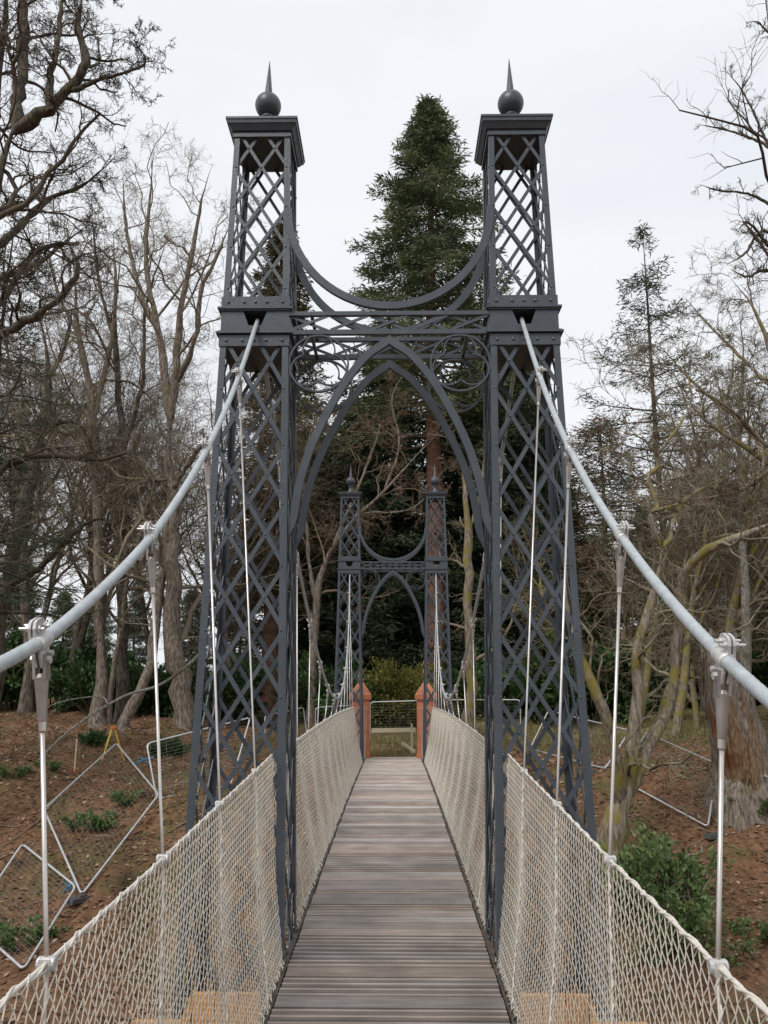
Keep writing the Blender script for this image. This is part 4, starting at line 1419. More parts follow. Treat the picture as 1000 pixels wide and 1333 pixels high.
MOSSY = [(6, .3, 1.0, .9, .42, 9, .32, .03, .38, 5, .009), (6, .15, 1.0, .85, .54, 7, .33, .02, .52, 3, .006), (5, .12, 1.0, .85, .56, 5, .33, .03, .6, 3, .005), (4, .1, 1.0, .75, .6, 4, .33, .03, .65, 3, .004)]
Y = 12.5
limb_tree('mossy_tree', [
    [(797, 1128, Y, 27), (803, 1085, Y, 23), (811, 1045, Y, 19), (818, 1010, Y, 15), (824, 970, Y, 12.5), (829, 925, Y, 11.5), (832, 880, Y, 12.5), (829, 848, Y, 11), (838, 812, Y, 9.5), (849, 780, Y, 9), (858, 740, Y, 8.5), (862, 714, Y, 8)],
    [(808, 1060, Y, 15), (803, 1000, Y - .2, 11.5), (792, 945, Y - .4, 10.5), (779, 907, Y - .5, 9.5), (763, 873, Y - .5, 8.5), (752, 845, Y - .5, 7.5), (742, 800, Y - .5, 6), (735, 765, Y - .5, 5), (738, 700, Y - .3, 3)],
    [(812, 1050, Y, 18), (834, 992, Y + .2, 14), (852, 956, Y + .3, 13), (868, 917, Y + .4, 12), (878, 880, Y + .5, 10.5), (881, 830, Y + .5, 9), (885, 785, Y + .4, 8), (890, 750, Y + .2, 9), (906, 728, Y, 10), (930, 712, Y - .2, 9), (965, 698, Y - .4, 8), (1005, 680, Y - .5, 7), (1060, 650, Y - .5, 4)],
    [(861, 715, Y, 6.5), (850, 690, Y, 5.5), (847, 668, Y, 5), (856, 662, Y + .1, 4.5), (850, 640, Y + .2, 4.5), (843, 622, Y + .2, 4.5), (858, 605, Y + .3, 4), (854, 590, Y + .3, 3.5), (835, 570, Y + .3, 2.5), (800, 560, Y + .2, 1.6)],
    [(864, 712, Y, 6), (872, 700, Y + .1, 5), (878, 675, Y + .3, 4.5), (895, 649, Y + .4, 3.6), (914, 636, Y + .5, 3), (950, 620, Y + .5, 2)],
    [(847, 667, Y, 3), (870, 660, Y - .3, 2.5), (890, 655, Y - .5, 2)],
    [(855, 592, Y + .3, 3), (880, 560, Y + .3, 2.5), (900, 520, Y + .5, 2), (890, 470, Y + .6, 1.4)],
    [(888, 755, Y + .2, 3), (893, 720, Y + .2, 2.6), (889, 700, Y + .3, 2.2)],
], MOSSY, M['bark_moss'], M['twig_lichen'], 'mossy several stemmed tree with crooked limbs growing on the right bank beside the tower', seed=31, Lscale=.85)
Y = 15.5
limb_tree('bare_tree', [
    [(1060, 960, Y, 16), (1052, 800, Y, 14), (1040, 680, Y, 12), (1018, 610, Y, 9), (985, 592, Y, 6.5), (952, 571, Y, 5.5), (925, 553, Y, 5), (908, 535, Y, 4), (880, 510, Y, 2.8), (850, 490, Y, 1.8)],
    [(1045, 700, Y, 9), (1030, 560, Y + .5, 7), (1005, 460, Y + 1, 5), (980, 400, Y + 1, 3), (950, 360, Y + 1, 1.8)],
    [(952, 571, Y, 4), (935, 545, Y, 3), (952, 500, Y + .3, 2.2), (955, 440, Y + .3, 1.4)],
    [(1010, 605, Y, 5), (960, 640, Y - .5, 3.5), (900, 650, Y - .8, 2.4), (850, 655, Y - 1, 1.4)],
    [(1030, 640, Y, 5), (975, 560, Y + 1.4, 3.4), (905, 500, Y + 1.8, 2.6), (850, 440, Y + 2, 1.6)],
    [(1020, 520, Y + .6, 4), (970, 470, Y + 1.5, 3), (920, 420, Y + 2, 2), (890, 385, Y + 2, 1.2)],
], [(9, .25, 1.0, .85, .36, 9, .30, .02, .5, 6, .009), (7, .15, 1.0, .85, .56, 7, .33, .01, .55, 3, .006), (6, .12, 1.0, .85, .56, 5, .34, .02, .6, 3, .005), (4, .1, 1.0, .75, .6, 4, .33, .03, .65, 3, .0042)],
    M['bark_moss'], M['twig_lichen'], 'lichen covered tree with a dense tangle of twigs spreading in from the right edge', seed=32, Lscale=.85)
limb_tree('birch', [
    [(972, 950, 19, 10), (970, 800, 19, 8), (967, 690, 19, 6.5), (965, 620, 19, 5.5), (963, 560, 19, 4.5), (968, 470, 19, 3), (962, 400, 19, 2)],
    [(965, 600, 19, 3), (945, 540, 19, 2.2), (930, 480, 19, 1.4)],
], LOW, M['bark_pale'], M['twig_brown'], 'slender pale barked birch among the tangled twigs on the right', seed=33, Lscale=.6)
Y = 19
limb_tree('bare_tree', [
    [(1062, 900, Y, 15), (1052, 700, Y, 13), (1036, 480, Y, 10), (1020, 340, Y, 8), (1010, 270, Y, 6.5), (1012, 200, Y, 5), (1016, 130, Y, 3.8), (1014, 40, Y, 2.5), (1012, -20, Y, 1.6)],
    [(1010, 272, Y, 3.4), (985, 256, Y, 2.6), (960, 250, Y - .2, 2.2), (935, 248, Y - .3, 1.8), (908, 239, Y - .3, 1.2)],
    [(1012, 200, Y, 3.4), (996, 188, Y, 2.8), (968, 176, Y + .3, 2.3), (940, 168, Y + .4, 1.7), (906, 161, Y + .4, 1.1)],
    [(1012, 205, Y, 3), (996, 180, Y, 2.4), (978, 140, Y + .2, 1.9), (962, 112, Y + .3, 1.5), (946, 94, Y + .4, 1)],
    [(1014, 60, Y, 2.2), (1004, 48, Y, 1.8), (988, 30, Y, 1.4), (974, 28, Y, .9)],
    [(1018, 320, Y, 4), (992, 300, Y, 3), (970, 330, Y - .5, 2.4), (945, 345, Y - .7, 1.5)],
    [(1020, 345, Y, 4), (1000, 320, Y, 3), (975, 290, Y - .5, 2.3), (960, 300, Y - .7, 1.5)],
    [(1022, 360, Y, 4), (995, 352, Y, 3), (972, 360, Y - .5, 2.3), (950, 350, Y - .7, 1.5)],
], [(9, .2, 1.0, .8, .36, 8, .26, .04, .5, 5, .008), (6, .2, 1.0, .75, .52, 6, .28, .04, .6, 3, .006), (5, .2, 1.0, .7, .58, 5, .28, .05, .65, 3, .0045)],
    M['bark_dark'], M['twig_dark'], 'bare tree at the upper right edge with thin limbs silhouetted on the sky', seed=34, Lscale=.6)

limb_tree('mossy_tree', [
    [(612, 940, 22, 12), (612, 860, 22, 10.5), (610, 780, 22, 9.5), (609, 700, 22, 8), (606, 640, 22, 5), (598, 590, 22, 3), (590, 560, 22, 1.6)],
    [(609, 700, 22, 4), (625, 640, 22.3, 3), (632, 580, 22.5, 2)],
], LOW[:3], M['bark_moss'], M['twig_brown'], 'mossy yellow green trunk between the far right tower and the near right tower', seed=35, Lscale=.5)
limb_tree('twiggy_tree', [
    [(405, 930, 27, 9), (410, 830, 27, 8), (420, 740, 27, 6.5), (450, 690, 26.6, 5), (500, 640, 26, 3.4), (545, 590, 26, 2.2), (575, 560, 26, 1.5)],
    [(412, 800, 27, 5), (400, 700, 27.2, 4), (396, 600, 27.4, 3), (420, 520, 27.5, 2)],
    [(500, 640, 26, 2.6), (520, 580, 26, 2.2), (510, 520, 26, 1.6), (530, 480, 26, 1)],
    [(430, 720, 27, 4), (480, 600, 27.5, 2.6), (500, 540, 27.6, 1.8)],
    [(470, 668, 26.3, 2.6), (540, 660, 25.8, 1.8), (585, 600, 25.8, 1.2)],
], LOW, M['bark_grey'], M['twig_red'], 'reddish twigged thin tree seen through the near arch, boughs arching right', seed=36, Lscale=.75)

# broken stump with split wood at the right edge
def build_stump():
    Y = 14.0
    rng = np.random.default_rng(5)
    p0 = at(968, 1060, Y); gx, gy = p0[0] + .12, Y
    z = float(gz(gx, gy)) - .45
    t = empty('split_stump', (gx, gy, z), 'broken split trunk with torn orange wood at the right edge behind the hanger rod', 'stump')
    o = np.array([gx, gy, z])
    K, S = 16, 26
    top = at(940, 868, Y); bot = at(978, 1050, Y)
    tt = np.linspace(0, 1, K)
    P = bot[None] * (1 - tt[:, None]) + top[None] * tt[:, None]; P[0, 2] = z; P[1, 2] = min(P[1, 2], z + .4)
    a = np.linspace(0, 2 * np.pi, S, endpoint=False)
    V = np.zeros((K, S, 3))
    ph = rng.random(S) * .5
    for k in range(K):
        r = (.50 - .17 * tt[k]) * (1 + .55 * max(0, .18 - tt[k]) / .18)
        rr = r * (1 + .10 * np.sin(a * 5 + 1 + tt[k] * 2) + .06 * np.sin(a * 9 + 2 - tt[k]) + .03 * rng.normal(size=S))
        zz = P[k, 2] + (tt[k] ** 3) * (.5 * np.sin(a * 2 + .4) + .25 * np.sin(a * 5) + .12 * rng.normal(size=S))
        V[k] = np.stack([P[k, 0] + rr * np.cos(a), P[k, 1] + rr * np.sin(a), zz], 1) - o
    i, j = np.meshgrid(np.arange(K - 1), np.arange(S), indexing='ij'); j2 = (j + 1) % S
    Q = np.stack([i * S + j, i * S + j2, (i + 1) * S + j2, (i + 1) * S + j], -1).reshape(-1, 4)
    c = K * S
    Vv = np.vstack([V.reshape(-1, 3), V[-1].mean(0) - np.array([0, 0, .25])])
    T = np.array([[(K - 1) * S + q, (K - 1) * S + (q + 1) % S, c] for q in range(S)])
    link('bark_shell', mesh_from('bark_shell', Vv, Q, T, smooth=True), M['bark_grey'], t)
    for q in range(9):
        aa = -2.6 + q * .17 + rng.normal() * .05
        b0 = np.array([.40 * math.cos(aa), .42 * math.sin(aa), .25 + rng.random() * .5])
        L = rng.uniform(.9, 1.9)
        d = norm((top - bot)) + rng.normal(size=3) * .04
        pts = np.array([b0 + d * L * s_ + np.array([0, -.05 * s_, 0]) for s_ in np.linspace(0, 1, 6)])
        mb = MB(); mb.tube(pts, [.02, .07, .085, .07, .045, .004], 6)
        mb.build('splinter', M['split_wood'], t)
    for q in range(5):
        aa = q * 1.25 + .3
        pts = np.array([[.3 * math.cos(aa) * (1 + 1.6 * s_), .3 * math.sin(aa) * (1 + 1.6 * s_), .45 * (1 - s_) ** 2 + .02] for s_ in np.linspace(0, 1, 7)])
        mb = MB(); mb.tube(pts, np.linspace(.16, .05, 7), 8)
        mb.build('root', M['bark_moss'], t, smooth=True)
build_stump()

# ------------------------------------------------------------------ woodland behind: bare tree kinds copied about
W1 = bare_proto(51, 15, 9, [(9, .12, 1.0, .85, .5, 8, .26, .02, .5, 5, .010), (7, .12, 1.0, .8, .52, 6, .3, .02, .6, 3, .007), (6, .12, 1.0, .75, .6, 4, .32, .03, .6, 3, .0055)], M['bark_grey'], M['twig_brown'], .15)
W2 = bare_proto(52, 17, 8, [(9, .12, 1.0, .85, .48, 8, .28, .01, .5, 5, .010), (7, .15, 1.0, .8, .52, 6, .3, .02, .6, 3, .007), (6, .12, 1.0, .75, .6, 4, .32, .03, .6, 3, .0055)], M['bark_dark'], M['twig_brown'], .16)
W3 = bare_proto(53, 11, 9, [(8, .12, 1.0, .9, .5, 8, .3, .0, .55, 5, .009), (6, .12, 1.0, .85, .5, 6, .3, .0, .6, 3, .007), (5, .12, 1.0, .8, .55, 5, .3, .02, .6, 3, .006)], M['bark_moss'], M['twig_lichen'], .18, lean=.25, fork=.15)
W4 = bare_proto(54, 12, 10, [(8, .12, 1.0, .9, .5, 8, .28, .0, .55, 5, .009), (6, .12, 1.0, .85, .5, 6, .3, .0, .6, 3, .007), (5, .12, 1.0, .8, .55, 5, .3, .02, .6, 3, .006)], M['bark_grey'], M['twig_red'], .17, lean=.15, fork=.2)
kinds = [list(zip(('trunk', 'branches'), w)) for w in (W1, W2, W3, W4)]
rngw = np.random.default_rng(77)
spots = []
for (x0, x1, y0, y1, n, ks) in ((-32, -9, 29, 46, 14, (0, 1, 0)), (-16, -4, 27, 38, 6, (0, 1, 3)), (-12.5, -4.6, 23.5, 30, 9, (1, 0, 0)), (5.5, 15, 18, 30, 18, (2, 2, 3)), (6, 13, 17, 24, 6, (2, 2)), (8, 34, 28, 48, 20, (2, 3, 0)), (-8, 10, 44, 56, 5, (1, 0))):
    for k in range(n):
        spots.append((rngw.uniform(x0, x1), rngw.uniform(y0, y1), ks[k % len(ks)]))
WG = {0: 'bare brown trees in the wood', 1: 'dark bare trees in the wood', 2: 'lichen grey trees in the thicket', 3: 'reddish twigged trees in the thicket'}
WS = {0: 'bare brown tree', 1: 'dark barked bare tree', 2: 'low spreading lichen grey tree', 3: 'reddish twigged low tree'}
def nth(n): return '%d%s' % (n, 'th' if 10 <= n % 100 <= 20 else {1: 'st', 2: 'nd', 3: 'rd'}.get(n % 10, 'th'))
spots.sort(key=lambda q: q[0] / q[1])
seen = {}
for (x, y, k) in spots:
    s_ = rngw.uniform(.8, 1.12)
    if k == 2 and x > 4 and y < 30: s_ *= .92
    if x < 0 and y < 30: s_ *= .86
    pxx = 513 + x / y * 1074
    if 740 < pxx < 905: s_ *= .74 if y < 40 else .9
    seen[k] = seen.get(k, 0) + 1
    plant('bare_tree', kinds[k], (x, y), '%s in the wood behind the bank, %s from the left' % (WS[k], nth(seen[k])), 'tree', WG[k], rngw.random() * 6.28, s_)
EVO = {p: k + 1 for k, p in enumerate(sorted((20, 75, 120, 170, 245, 310, 780, 850, 900, 960, 1010, -40, 1050)))}
for (px, Y, pr, sc) in ((20, 44, spruce, .5), (75, 50, spruce_b, .5), (120, 46, spruce_b, .45), (170, 52, spruce, .45), (245, 48, spruce_b, .5), (310, 46, spruce, .5), (780, 50, spruce_b, .8), (850, 46, spruce, .7), (900, 52, spruce_b, .8), (960, 44, spruce, .8), (1010, 48, spruce_b, .9), (-40, 40, spruce, .6), (1050, 36, spruce, .8)):
    plant('dark_conifer', pr, (bx(px, Y), Y), 'dark evergreen half hidden at the back of the wood, %s from the left' % nth(EVO[px]), 'tree', 'dark evergreens at the back of the wood', px * .37, sc)

# ------------------------------------------------------------------ shrubs
def shrub_meshes(seed, R, H, n, ll, lw, nst, mat_):
    rng = np.random.default_rng(seed)
    az = rng.random(nst) * 6.28
    d = np.stack([np.cos(az) * .8, np.sin(az) * .8, rng.uniform(.5, 1.3, nst)], 1)
    P = grow(rng, np.column_stack([np.cos(az), np.sin(az), np.zeros(nst)]) * .12 * R, d, rng.uniform(.7, 1.1, nst) * H, 7, .2, .06)
    P[:, :, 0] *= R / H; P[:, :, 1] *= R / H
    Rr = taper(np.full(nst, .012 + .006 * H), 7, .3)
    p, dd, L, r0 = sprout(rng, P, Rr, 5, .25, 1, .8, .3, .4, np.full(nst, H), .6)
    B = grow(rng, p, dd, L, 5, .2, .04)
    V, Q = join_tubes([(P, Rr, 5), (B, taper(r0, 5, .4), 3)])
    sm = mesh_from('stems', V, Q, smooth=True); sm.materials.append(M['twig_brown'])
    idx = rng.integers(0, len(B), n); k = rng.integers(1, 5, n)
    C = B[idx, k] + rng.normal(size=(n, 3)) * .05 * H
    C[:, 2] = np.maximum(C[:, 2], .03)
    D = norm(C - np.array([0, 0, H * .2])) + rng.normal(size=(n, 3)) * .55
    s_ = rng.uniform(.6, 1.3, n)
    V, Q = leaves(rng, C, D, ll * s_, lw * s_, flat=.5)
    tint = np.clip(.45 + .5 * (rng.random(len(B))[idx] - .5) + .25 * rng.normal(size=n), 0, 1)
    fm = mesh_from('foliage', V, Q, tint=np.repeat(tint, 4)); fm.materials.append(mat_)
    return [('stems', sm), ('foliage', fm)]

SH_Y = shrub_meshes(61, 1.0, 2.3, 9000, .11, .026, 26, M['yellowleaf'])
SH_R = shrub_meshes(62, 1.3, 1.5, 9000, .13, .034, 24, M['rhodo'])
SH_F = shrub_meshes(63, .85, .85, 4200, .070, .019, 22, M['freshleaf'])
SH_L = shrub_meshes(64, .6, .35, 1800, .075, .02, 18, M['freshleaf'])
plant('shrub', SH_Y, (bx(512, 25.5), 25.5), 'yellow green bush beyond the gate, right of its middle', 'shrub', None, 0, .95)
plant('shrub', SH_Y, (bx(545, 27), 27), 'yellow green bush beyond the gate beside the right pillar', 'shrub', None, 2.1, .92)
plant('shrub', SH_R, (bx(478, 26), 26), 'dark green bush behind the left pillar', 'shrub', None, .5, 1.1)
for i, (px, Y, sc, lb) in enumerate(((768, 26, 1.7, 'large dark green rhododendron right of the near right tower'), (800, 27, 1.35, 'dark green rhododendron beside the mossy stems on the right'), (700, 27, 1.4, 'dark green rhododendron behind the right tower lattice'), (120, 27, 1.2, 'dark evergreen shrub at the foot of the two left trunks'),
                                     (60, 29, 1.7, 'large evergreen shrub in shade at the left edge of the wood'), (15, 28, 1.6, 'evergreen shrub at the far left edge of the bank'), (200, 28, 1.3, 'dark evergreen shrub between the beech and the leaning trunk'), (290, 28, 1.3, 'dark green shrub behind the left tower lattice'),
                                     (640, 28, 1.5, 'dark green shrub beside the mossy yellow trunk'), (425, 28, 1.4, 'dark green shrub behind the netting left of the far tower'), (905, 33, 1.8, 'dark shrub deep in the right wood behind the mossy tree'), (975, 30, 1.5, 'dark shrub behind the split stump'))):
    plant('evergreen_shrub', SH_R, (bx(px, Y), Y), lb, 'shrub', None, i * 1.1, sc)
for i, (px, py, Y, pr, sc, lb) in enumerate(((872, 1195, 9.6, SH_F, 1.25, 'bright green leafy bush on the right slope behind the netting rail'), (905, 1245, 9.0, SH_F, .85, 'smaller bright green bush below the leafy bush on the right slope'), (985, 1220, 9.2, SH_L, .8, 'low green plant at the right edge of the slope'),
                                             (120, 970, 19.5, SH_R, .34, 'small green bush at the foot of the yellow tripod'), (218, 985, 18.5, SH_R, .42, 'small dark green bush under the upright fence panel on the left'), (165, 1042, 15, SH_L, .8, 'low green plant inside the tilted fence panel'),
                                             (118, 1075, 14, SH_L, 1.0, 'low green patch of leaves in the tilted fence panel'), (30, 1225, 10.8, SH_L, 1.0, 'low green plant by the left edge of the slope'), (20, 1010, 17, SH_L, .8, 'green sprout of leaves on the left bank'), (985, 1060, 13, SH_L, 1.2, 'mossy green low plant below the stump'), (60, 1000, 18, SH_L, .7, 'small green sprout left of the orange marker'))):
    w = gat(px, py)
    plant('low_plant', pr, (float(w[0]), float(w[1])), lb, 'plant', None, i * .9, sc * (.75 if i > 1 else .95))

# ------------------------------------------------------------------ ground cover
def scatter(name, n, xr, yr, ll, lw, mat_, label, seed, stand=False, keep=None, near=True):
    rng = np.random.default_rng(seed)
    x = rng.uniform(*xr, n); y = yr[0] + (yr[1] - yr[0]) * rng.random(n) ** 1.3
    if keep is not None:
        k = keep(x, y, rng); x, y = x[k], y[k]
    n = len(x)
    C = np.stack([x, y, gz(x, y) + .008], 1)
    s_ = rng.uniform(.5, 1.4, n)
    if stand:
        D = np.stack([rng.normal(size=n) * .5, rng.normal(size=n) * .5, np.ones(n)], 1)
        V, Q = leaves(rng, C, D, ll * s_, lw * s_)
    else:
        a = rng.random(n) * 6.28
        D = np.stack([np.cos(a), np.sin(a), rng.normal(size=n) * .25 + .1], 1)
        V, Q = leaves(rng, C, D, ll * s_, lw * s_, flat=.8)
    tint = np.clip(rng.beta(1.7, 2.2, n), 0, 1)
    o = link(name, mesh_from(name, V, Q, tint=np.repeat(tint, 4)), mat_)
    tag(o, label, None, None, 'stuff')

patch = lambda x, y: np.sin(x * .9 + 1.3) * np.sin(y * .8 + .4) + .5 * np.sin(2.3 * x + y) * np.sin(1.9 * y - x)
scatter('leaf_litter', 80000, (-13, 13), (6, 27), .072, .024, M['litter'], 'dead brown leaves strewn over the bank', 71)
scatter('ground_ivy', 36000, (-13, 13), (6.5, 24), .055, .018, M['freshleaf'], 'low green ground plants in patches on the bank', 72, keep=lambda x, y, r: patch(x, y) > .50 + .45 * r.random(len(x)))
scatter('grass', 26000, (-3.5, 10), (18.8, 31), .17, .006, M['grass'], 'rough pale grass beyond the bank', 73, stand=True)
scatter('bank_grass', 26000, (-10, 11), (8, 20), .12, .005, M['grass'], 'thin grass tufts on the slopes of the bank', 74, stand=True, keep=lambda x, y, r: patch(x + 3, y * 1.2) > .35)

# small broken twigs, past counting
rt = np.random.default_rng(91)
n = 2600
x = rt.uniform(-11, 11, n); y = rt.uniform(7, 24, n); a = rt.random(n) * 6.28; L = rt.uniform(.1, .5, n)
tt = np.linspace(-.5, .5, 4)
P = np.zeros((n, 4, 3))
P[:, :, 0] = x[:, None] + np.cos(a)[:, None] * L[:, None] * tt + rt.normal(size=(n, 4)) * .012
P[:, :, 1] = y[:, None] + np.sin(a)[:, None] * L[:, None] * tt + rt.normal(size=(n, 4)) * .012
P[:, :, 2] = gz(P[:, :, 0], P[:, :, 1]) + .014
V, Q = tubes(P, np.repeat(rt.uniform(.003, .009, n)[:, None], 4, 1), 3)
tag(link('twig_litter', mesh_from('twig_litter', V, Q, smooth=True), M['twig_brown']), 'broken twigs strewn among the dead leaves', None, None, 'stuff')

# fallen sticks: each one lies alone on the slope
rngs = np.random.default_rng(8)
spots_ = [(q % 2 * 2 - 1, rngs.uniform(2.2, 8), rngs.uniform(9, 19)) for q in range(16)]
for k, (sx, x, y) in enumerate(sorted(spots_, key=lambda q: (q[0], q[2]))):
    x = sx * x
    L = rngs.uniform(.5, 1.6); a = rngs.random() * 6.28
    n = 8
    p = np.zeros((n, 3)); d = np.array([math.cos(a), math.sin(a)])
    for q in range(n):
        s_ = (q / (n - 1) - .5) * L
        p[q, :2] = d * s_ + np.array([-d[1], d[0]]) * .05 * math.sin(q * 1.1 + k)
        p[q, 2] = float(gz(x + p[q, 0], y + p[q, 1])) + .03
    z0 = p[:, 2].min(); p[:, 2] -= z0
    mb = MB(); mb.tube(p, np.linspace(.016, .005, n), 5)
    o = mb.build('fallen_stick', M['bark_pale'] if k % 3 == 0 else M['twig_brown'], None, True, (x, y, z0))
    tag(o, 'dead stick lying on the %s slope, %s nearest of the sticks there' % ('left' if sx < 0 else 'right', nth(k % 8 + 1)), 'stick', 'dead sticks on the slope')
# long pale fallen bough on the left
pts = np.array([at(50, 990, 15), at(80, 960, 15.2), at(120, 930, 15.5), at(165, 905, 15.8), at(205, 893, 16), at(235, 874, 16.2), at(262, 850, 16.4)])
o0 = pts[0].copy()
mb = MB(); mb.tube(smooth_path(pts - o0, 5), np.linspace(.018, .034, 31), 7)
mb.tube(smooth_path(np.array([at(40, 935, 15.6), at(75, 915, 15.6), at(120, 907, 15.6), at(136, 909, 15.6), at(140, 917, 15.55)]) - o0, 5), np.linspace(.010, .02, 21), 6)
o = mb.build('pale_bough', M['bark_pale'], None, True, tuple(o0))
tag(o, 'long thin pale bough slanting across the left bank in front of the trunks', 'bough')

# ------------------------------------------------------------------ fence panels
def fence_panel(c, label, nh=5, nv=14, wire=True, feet=0):
    """c: four corner points in order round the panel."""
    c = [np.array(q, float) for q in c]
    o = c[0]
    t = empty('site_fence', tuple(o), label, 'fence', 'temporary steel fence panels')
    cc = [q - o for q in c]
    path = []
    for k in range(4):
        a, b, d = cc[k - 1], cc[k], cc[(k + 1) % 4]
        r = .10
        pa, pb = b + norm(a - b) * r, b + norm(d - b) * r
        for s_ in np.linspace(0, 1, 6):
            path.append((1 - s_) ** 2 * pa + 2 * s_ * (1 - s_) * b + s_ * s_ * pb)
    path.append(path[0])
    mb = MB(); mb.tube(np.array(path), .016, 8, cap=False)
    mb.build('frame', M['galv'], t, smooth=True)
    if wire:
        mb = MB()
        for s_ in np.linspace(0, 1, nh + 2)[1:-1]:
            mb.tube([cc[0] * (1 - s_) + cc[3] * s_, cc[1] * (1 - s_) + cc[2] * s_], .0020, 4, cap=False)
        for s_ in np.linspace(0, 1, nv + 2)[1:-1]:
            mb.tube([cc[0] * (1 - s_) + cc[1] * s_, cc[3] * (1 - s_) + cc[2] * s_], .0016, 4, cap=False)
        w = mb.build('wire_infill', M['wire'], t)
        w['kind'] = 'stuff'
    return t

def up(p, h): return np.array(p) + np.array([0, 0, h])
g_ = lambda px, py, Y, h=0.: (lambda w: np.array([w[0], w[1], max(w[2], float(gz(w[0], w[1])) + .03 + h)]))(at(px, py, Y))
G = lambda px, py, h=.05: gat(px, py, h)
fence_panel([G(55, 1080, .30), G(150, 992, .36), G(206, 1048, .16), G(106, 1172, .06)], 'steel fence panel lying tilted like a diamond on the left slope', 4, 22)
fence_panel([G(-40, 1205), G(28, 1112, .12), G(98, 1164, .08), G(30, 1270)], 'steel fence panel lying lower at the left edge, one corner pointing up', 4, 18)
b_ = G(204, 1044, .03); c_ = G(300, 1026, .03)
fence_panel([b_, at(191, 968, b_[1] + .2), at(326, 934, c_[1] + .9), c_], 'leaning steel fence panel left of the near left tower foot', 5, 16)
fence_panel([at(345, 1010, 20.5), at(345, 932, 20.5), at(395, 921, 22.5), at(404, 990, 22.5)], 'steel fence panel seen through the left tower lattice', 5, 12)
fence_panel([at(410, 985, 22.6), at(411, 921, 22.6), at(478, 917, 23.2), at(478, 970, 23.2)], 'steel fence panel behind the netting left of the pillars', 5, 12)
fence_panel([at(482, 968, 22.4), at(482, 914, 22.4), at(545, 912, 22.4), at(545, 968, 22.4)], 'steel fence panel closing the path between the terracotta pillars', 4, 14)
fence_panel([at(586, 975, 22.8), at(586, 911, 22.8), at(677, 911, 22.0), at(679, 985, 22.0)], 'steel fence panel behind the netting right of the pillars', 5, 16)
b_ = G(690, 977, .03); c_ = G(788, 1003, .03)
fence_panel([b_, at(714, 925, b_[1] + .5), at(820, 951, c_[1] + .5), c_], 'steel fence panel leaning back behind the mossy stems', 5, 16)
fence_panel([G(806, 1018, .05), G(842, 963, .16), G(936, 1012, .2), G(922, 1082, .06)], 'steel fence panel lying on the right slope above the leafy bush', 5, 16)
fence_panel([G(944, 1066, .03), at(966, 1001, G(944, 1066)[1] + .1), at(1060, 1030, G(1060, 1120)[1] + .1), G(1060, 1110, .03)], 'steel fence panel at the right edge below the stump', 4, 12)

def block_foot(px, py, Y, label, rz):
    w = gat(px, py); Y = w[1]; z = w[2] - .02
    mb = MB()
    mb.prism([(-.20, 0), (.20, 0), (.18, .06), (-.18, .06)], 1, -.07, .07)
    mb.prism([(-.06, .061), (.06, .061), (.05, .08), (-.05, .08)], 1, -.04, .04)
    o = mb.build('ballast_block', M['block'], None, False, (w[0], Y, z))
    o.rotation_euler = (0, 0, rz)
    tag(o, label, 'fence foot', 'rubber fence feet')
block_foot(934, 1090, 13.2, 'dark rubber fence foot on the right slope', .3)
block_foot(106, 1172, 12.1, 'dark rubber fence foot at the bottom corner of the tilted panel', 1.0)
block_foot(762, 1004, 17.2, 'dark rubber fence foot beside the mossy tree', -.3)
# grey sheet leaning on the right slope
mb = MB()
Yb = G(935, 1070)[1]; a, b, c_, d = at(930, 1068, Yb), at(951, 1062, Yb + .1), at(957, 1001, Yb + .3), at(946, 1006, Yb + .2)
o0 = a.copy()
off = np.array([.02, .03, 0])
mb.add(np.array([a, b, c_, d, a + off, b + off, c_ + off, d + off]) - o0, [[0, 1, 2, 3], [7, 6, 5, 4]] + [[k, 4 + k, 4 + (k + 1) % 4, (k + 1) % 4] for k in range(4)])
o = mb.build('grey_board', M['greysheet'], None, False, tuple(o0))
tag(o, 'narrow grey board standing on edge beside the hanger rod on the right slope', 'board')
# blue ties
for (px, py, Y, dx, dz, lb) in ((90, 1155, float(G(90, 1158)[1]) - .05, .16, .13, 'blue tie on the corner of the tilted fence panel'), (188, 990, 16.0, -.35, -.12, 'blue tie on the post of the leaning fence panel')):
    p = at(px, py, Y)
    mb = MB(); mb.tube(np.array([[-dx / 2, 0, -dz / 2], [0, -.03, .02], [dx / 2, 0, dz / 2]]), .013, 6)
    mb.tube(np.array([[-dx / 3, -.02, dz / 2], [dx / 3, .02, -dz / 2]]), .010, 6)
    o = mb.build('fence_tie', M['blue'], None, False, tuple(p)); tag(o, lb, 'tie', 'blue fence ties')
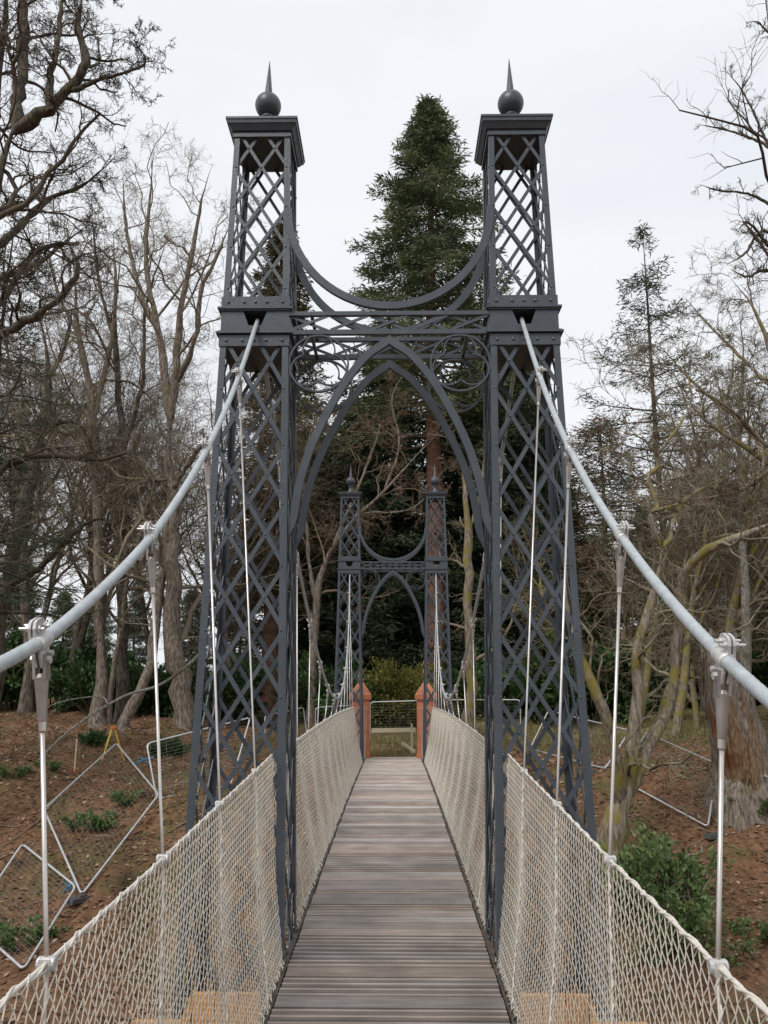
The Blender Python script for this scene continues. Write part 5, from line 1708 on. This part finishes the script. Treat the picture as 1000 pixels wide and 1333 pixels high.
# yellow survey tripod
Yt = float(gat(148, 990)[1]); p = at(147, 948, Yt)
t = empty('survey_tripod', (p[0], p[1], float(gz(p[0], p[1]))), 'small yellow tripod standing on the leaf litter in front of the left trunks', 'tripod')
h = p[2] - float(gz(p[0], p[1]))
for a in (.4, 2.5, 4.4):
    f = np.array([.30 * math.cos(a), .30 * math.sin(a), 0]); f[2] = float(gz(p[0] + f[0], p[1] + f[1])) - float(gz(p[0], p[1])) - .02
    top_ = np.array([.03 * math.cos(a), .03 * math.sin(a), h])
    mb = MB(); mb.tube([top_, top_ * .45 + f * .55], .019, 6); mb.tube([top_ * .5 + f * .5, f], .013, 6)
    mb.build('leg', M['yellow'], t)
mb = MB(); mb.lathe([(.001, h - .02), (.06, h - .02), (.06, h + .015), (.03, h + .03), (.03, h + .05), (.001, h + .05)], (0, 0, 0), 14)
mb.build('head', M['orange'], t)
p = gat(97, 1006); z = float(p[2])
t = empty('marker_stake', (p[0], p[1], z), 'thin wooden stake with an orange foot on the left bank', 'stake')
mb = MB(); mb.box((0, 0, .34), (.012, .012, .28)); mb.build('shaft', M['oldwood'], t)
mb = MB(); mb.box((0, 0, .02), (.016, .016, .039)); mb.build('painted_foot', M['orange'], t)

# wooden rail and props beyond the deck end
def wood_piece(A, B, w, h_, label, cat='timber'):
    A, B = np.array(A), np.array(B)
    mb = MB(); mb.obar(np.zeros(3), B - A, w, h_)
    o = mb.build('timber_rail', M['oldwood'], None, False, tuple(A)); tag(o, label, cat)
a = at(484, 951, 20.6); b = at(541, 950, 20.6)
wood_piece(a, b, .035, .05, 'pale wooden rail across the path between the terracotta pillars')
a = at(536, 972, 20.4); b = at(536, 942, 20.4); a[2] = float(gz(a[0], 20.4)) - .02
wood_piece(a, b, .025, .025, 'short wooden post holding the right end of the pale rail')
a = at(524, 968, 19.7); b = at(541, 979, 19.2)
wood_piece(a, b, .02, .03, 'short length of pale timber lying by the right pillar')
print('script seconds', round(time.time() - T_START, 1), 'tris', sum(len(m.loops) - 2 * len(m.polygons) for m in bpy.data.meshes))
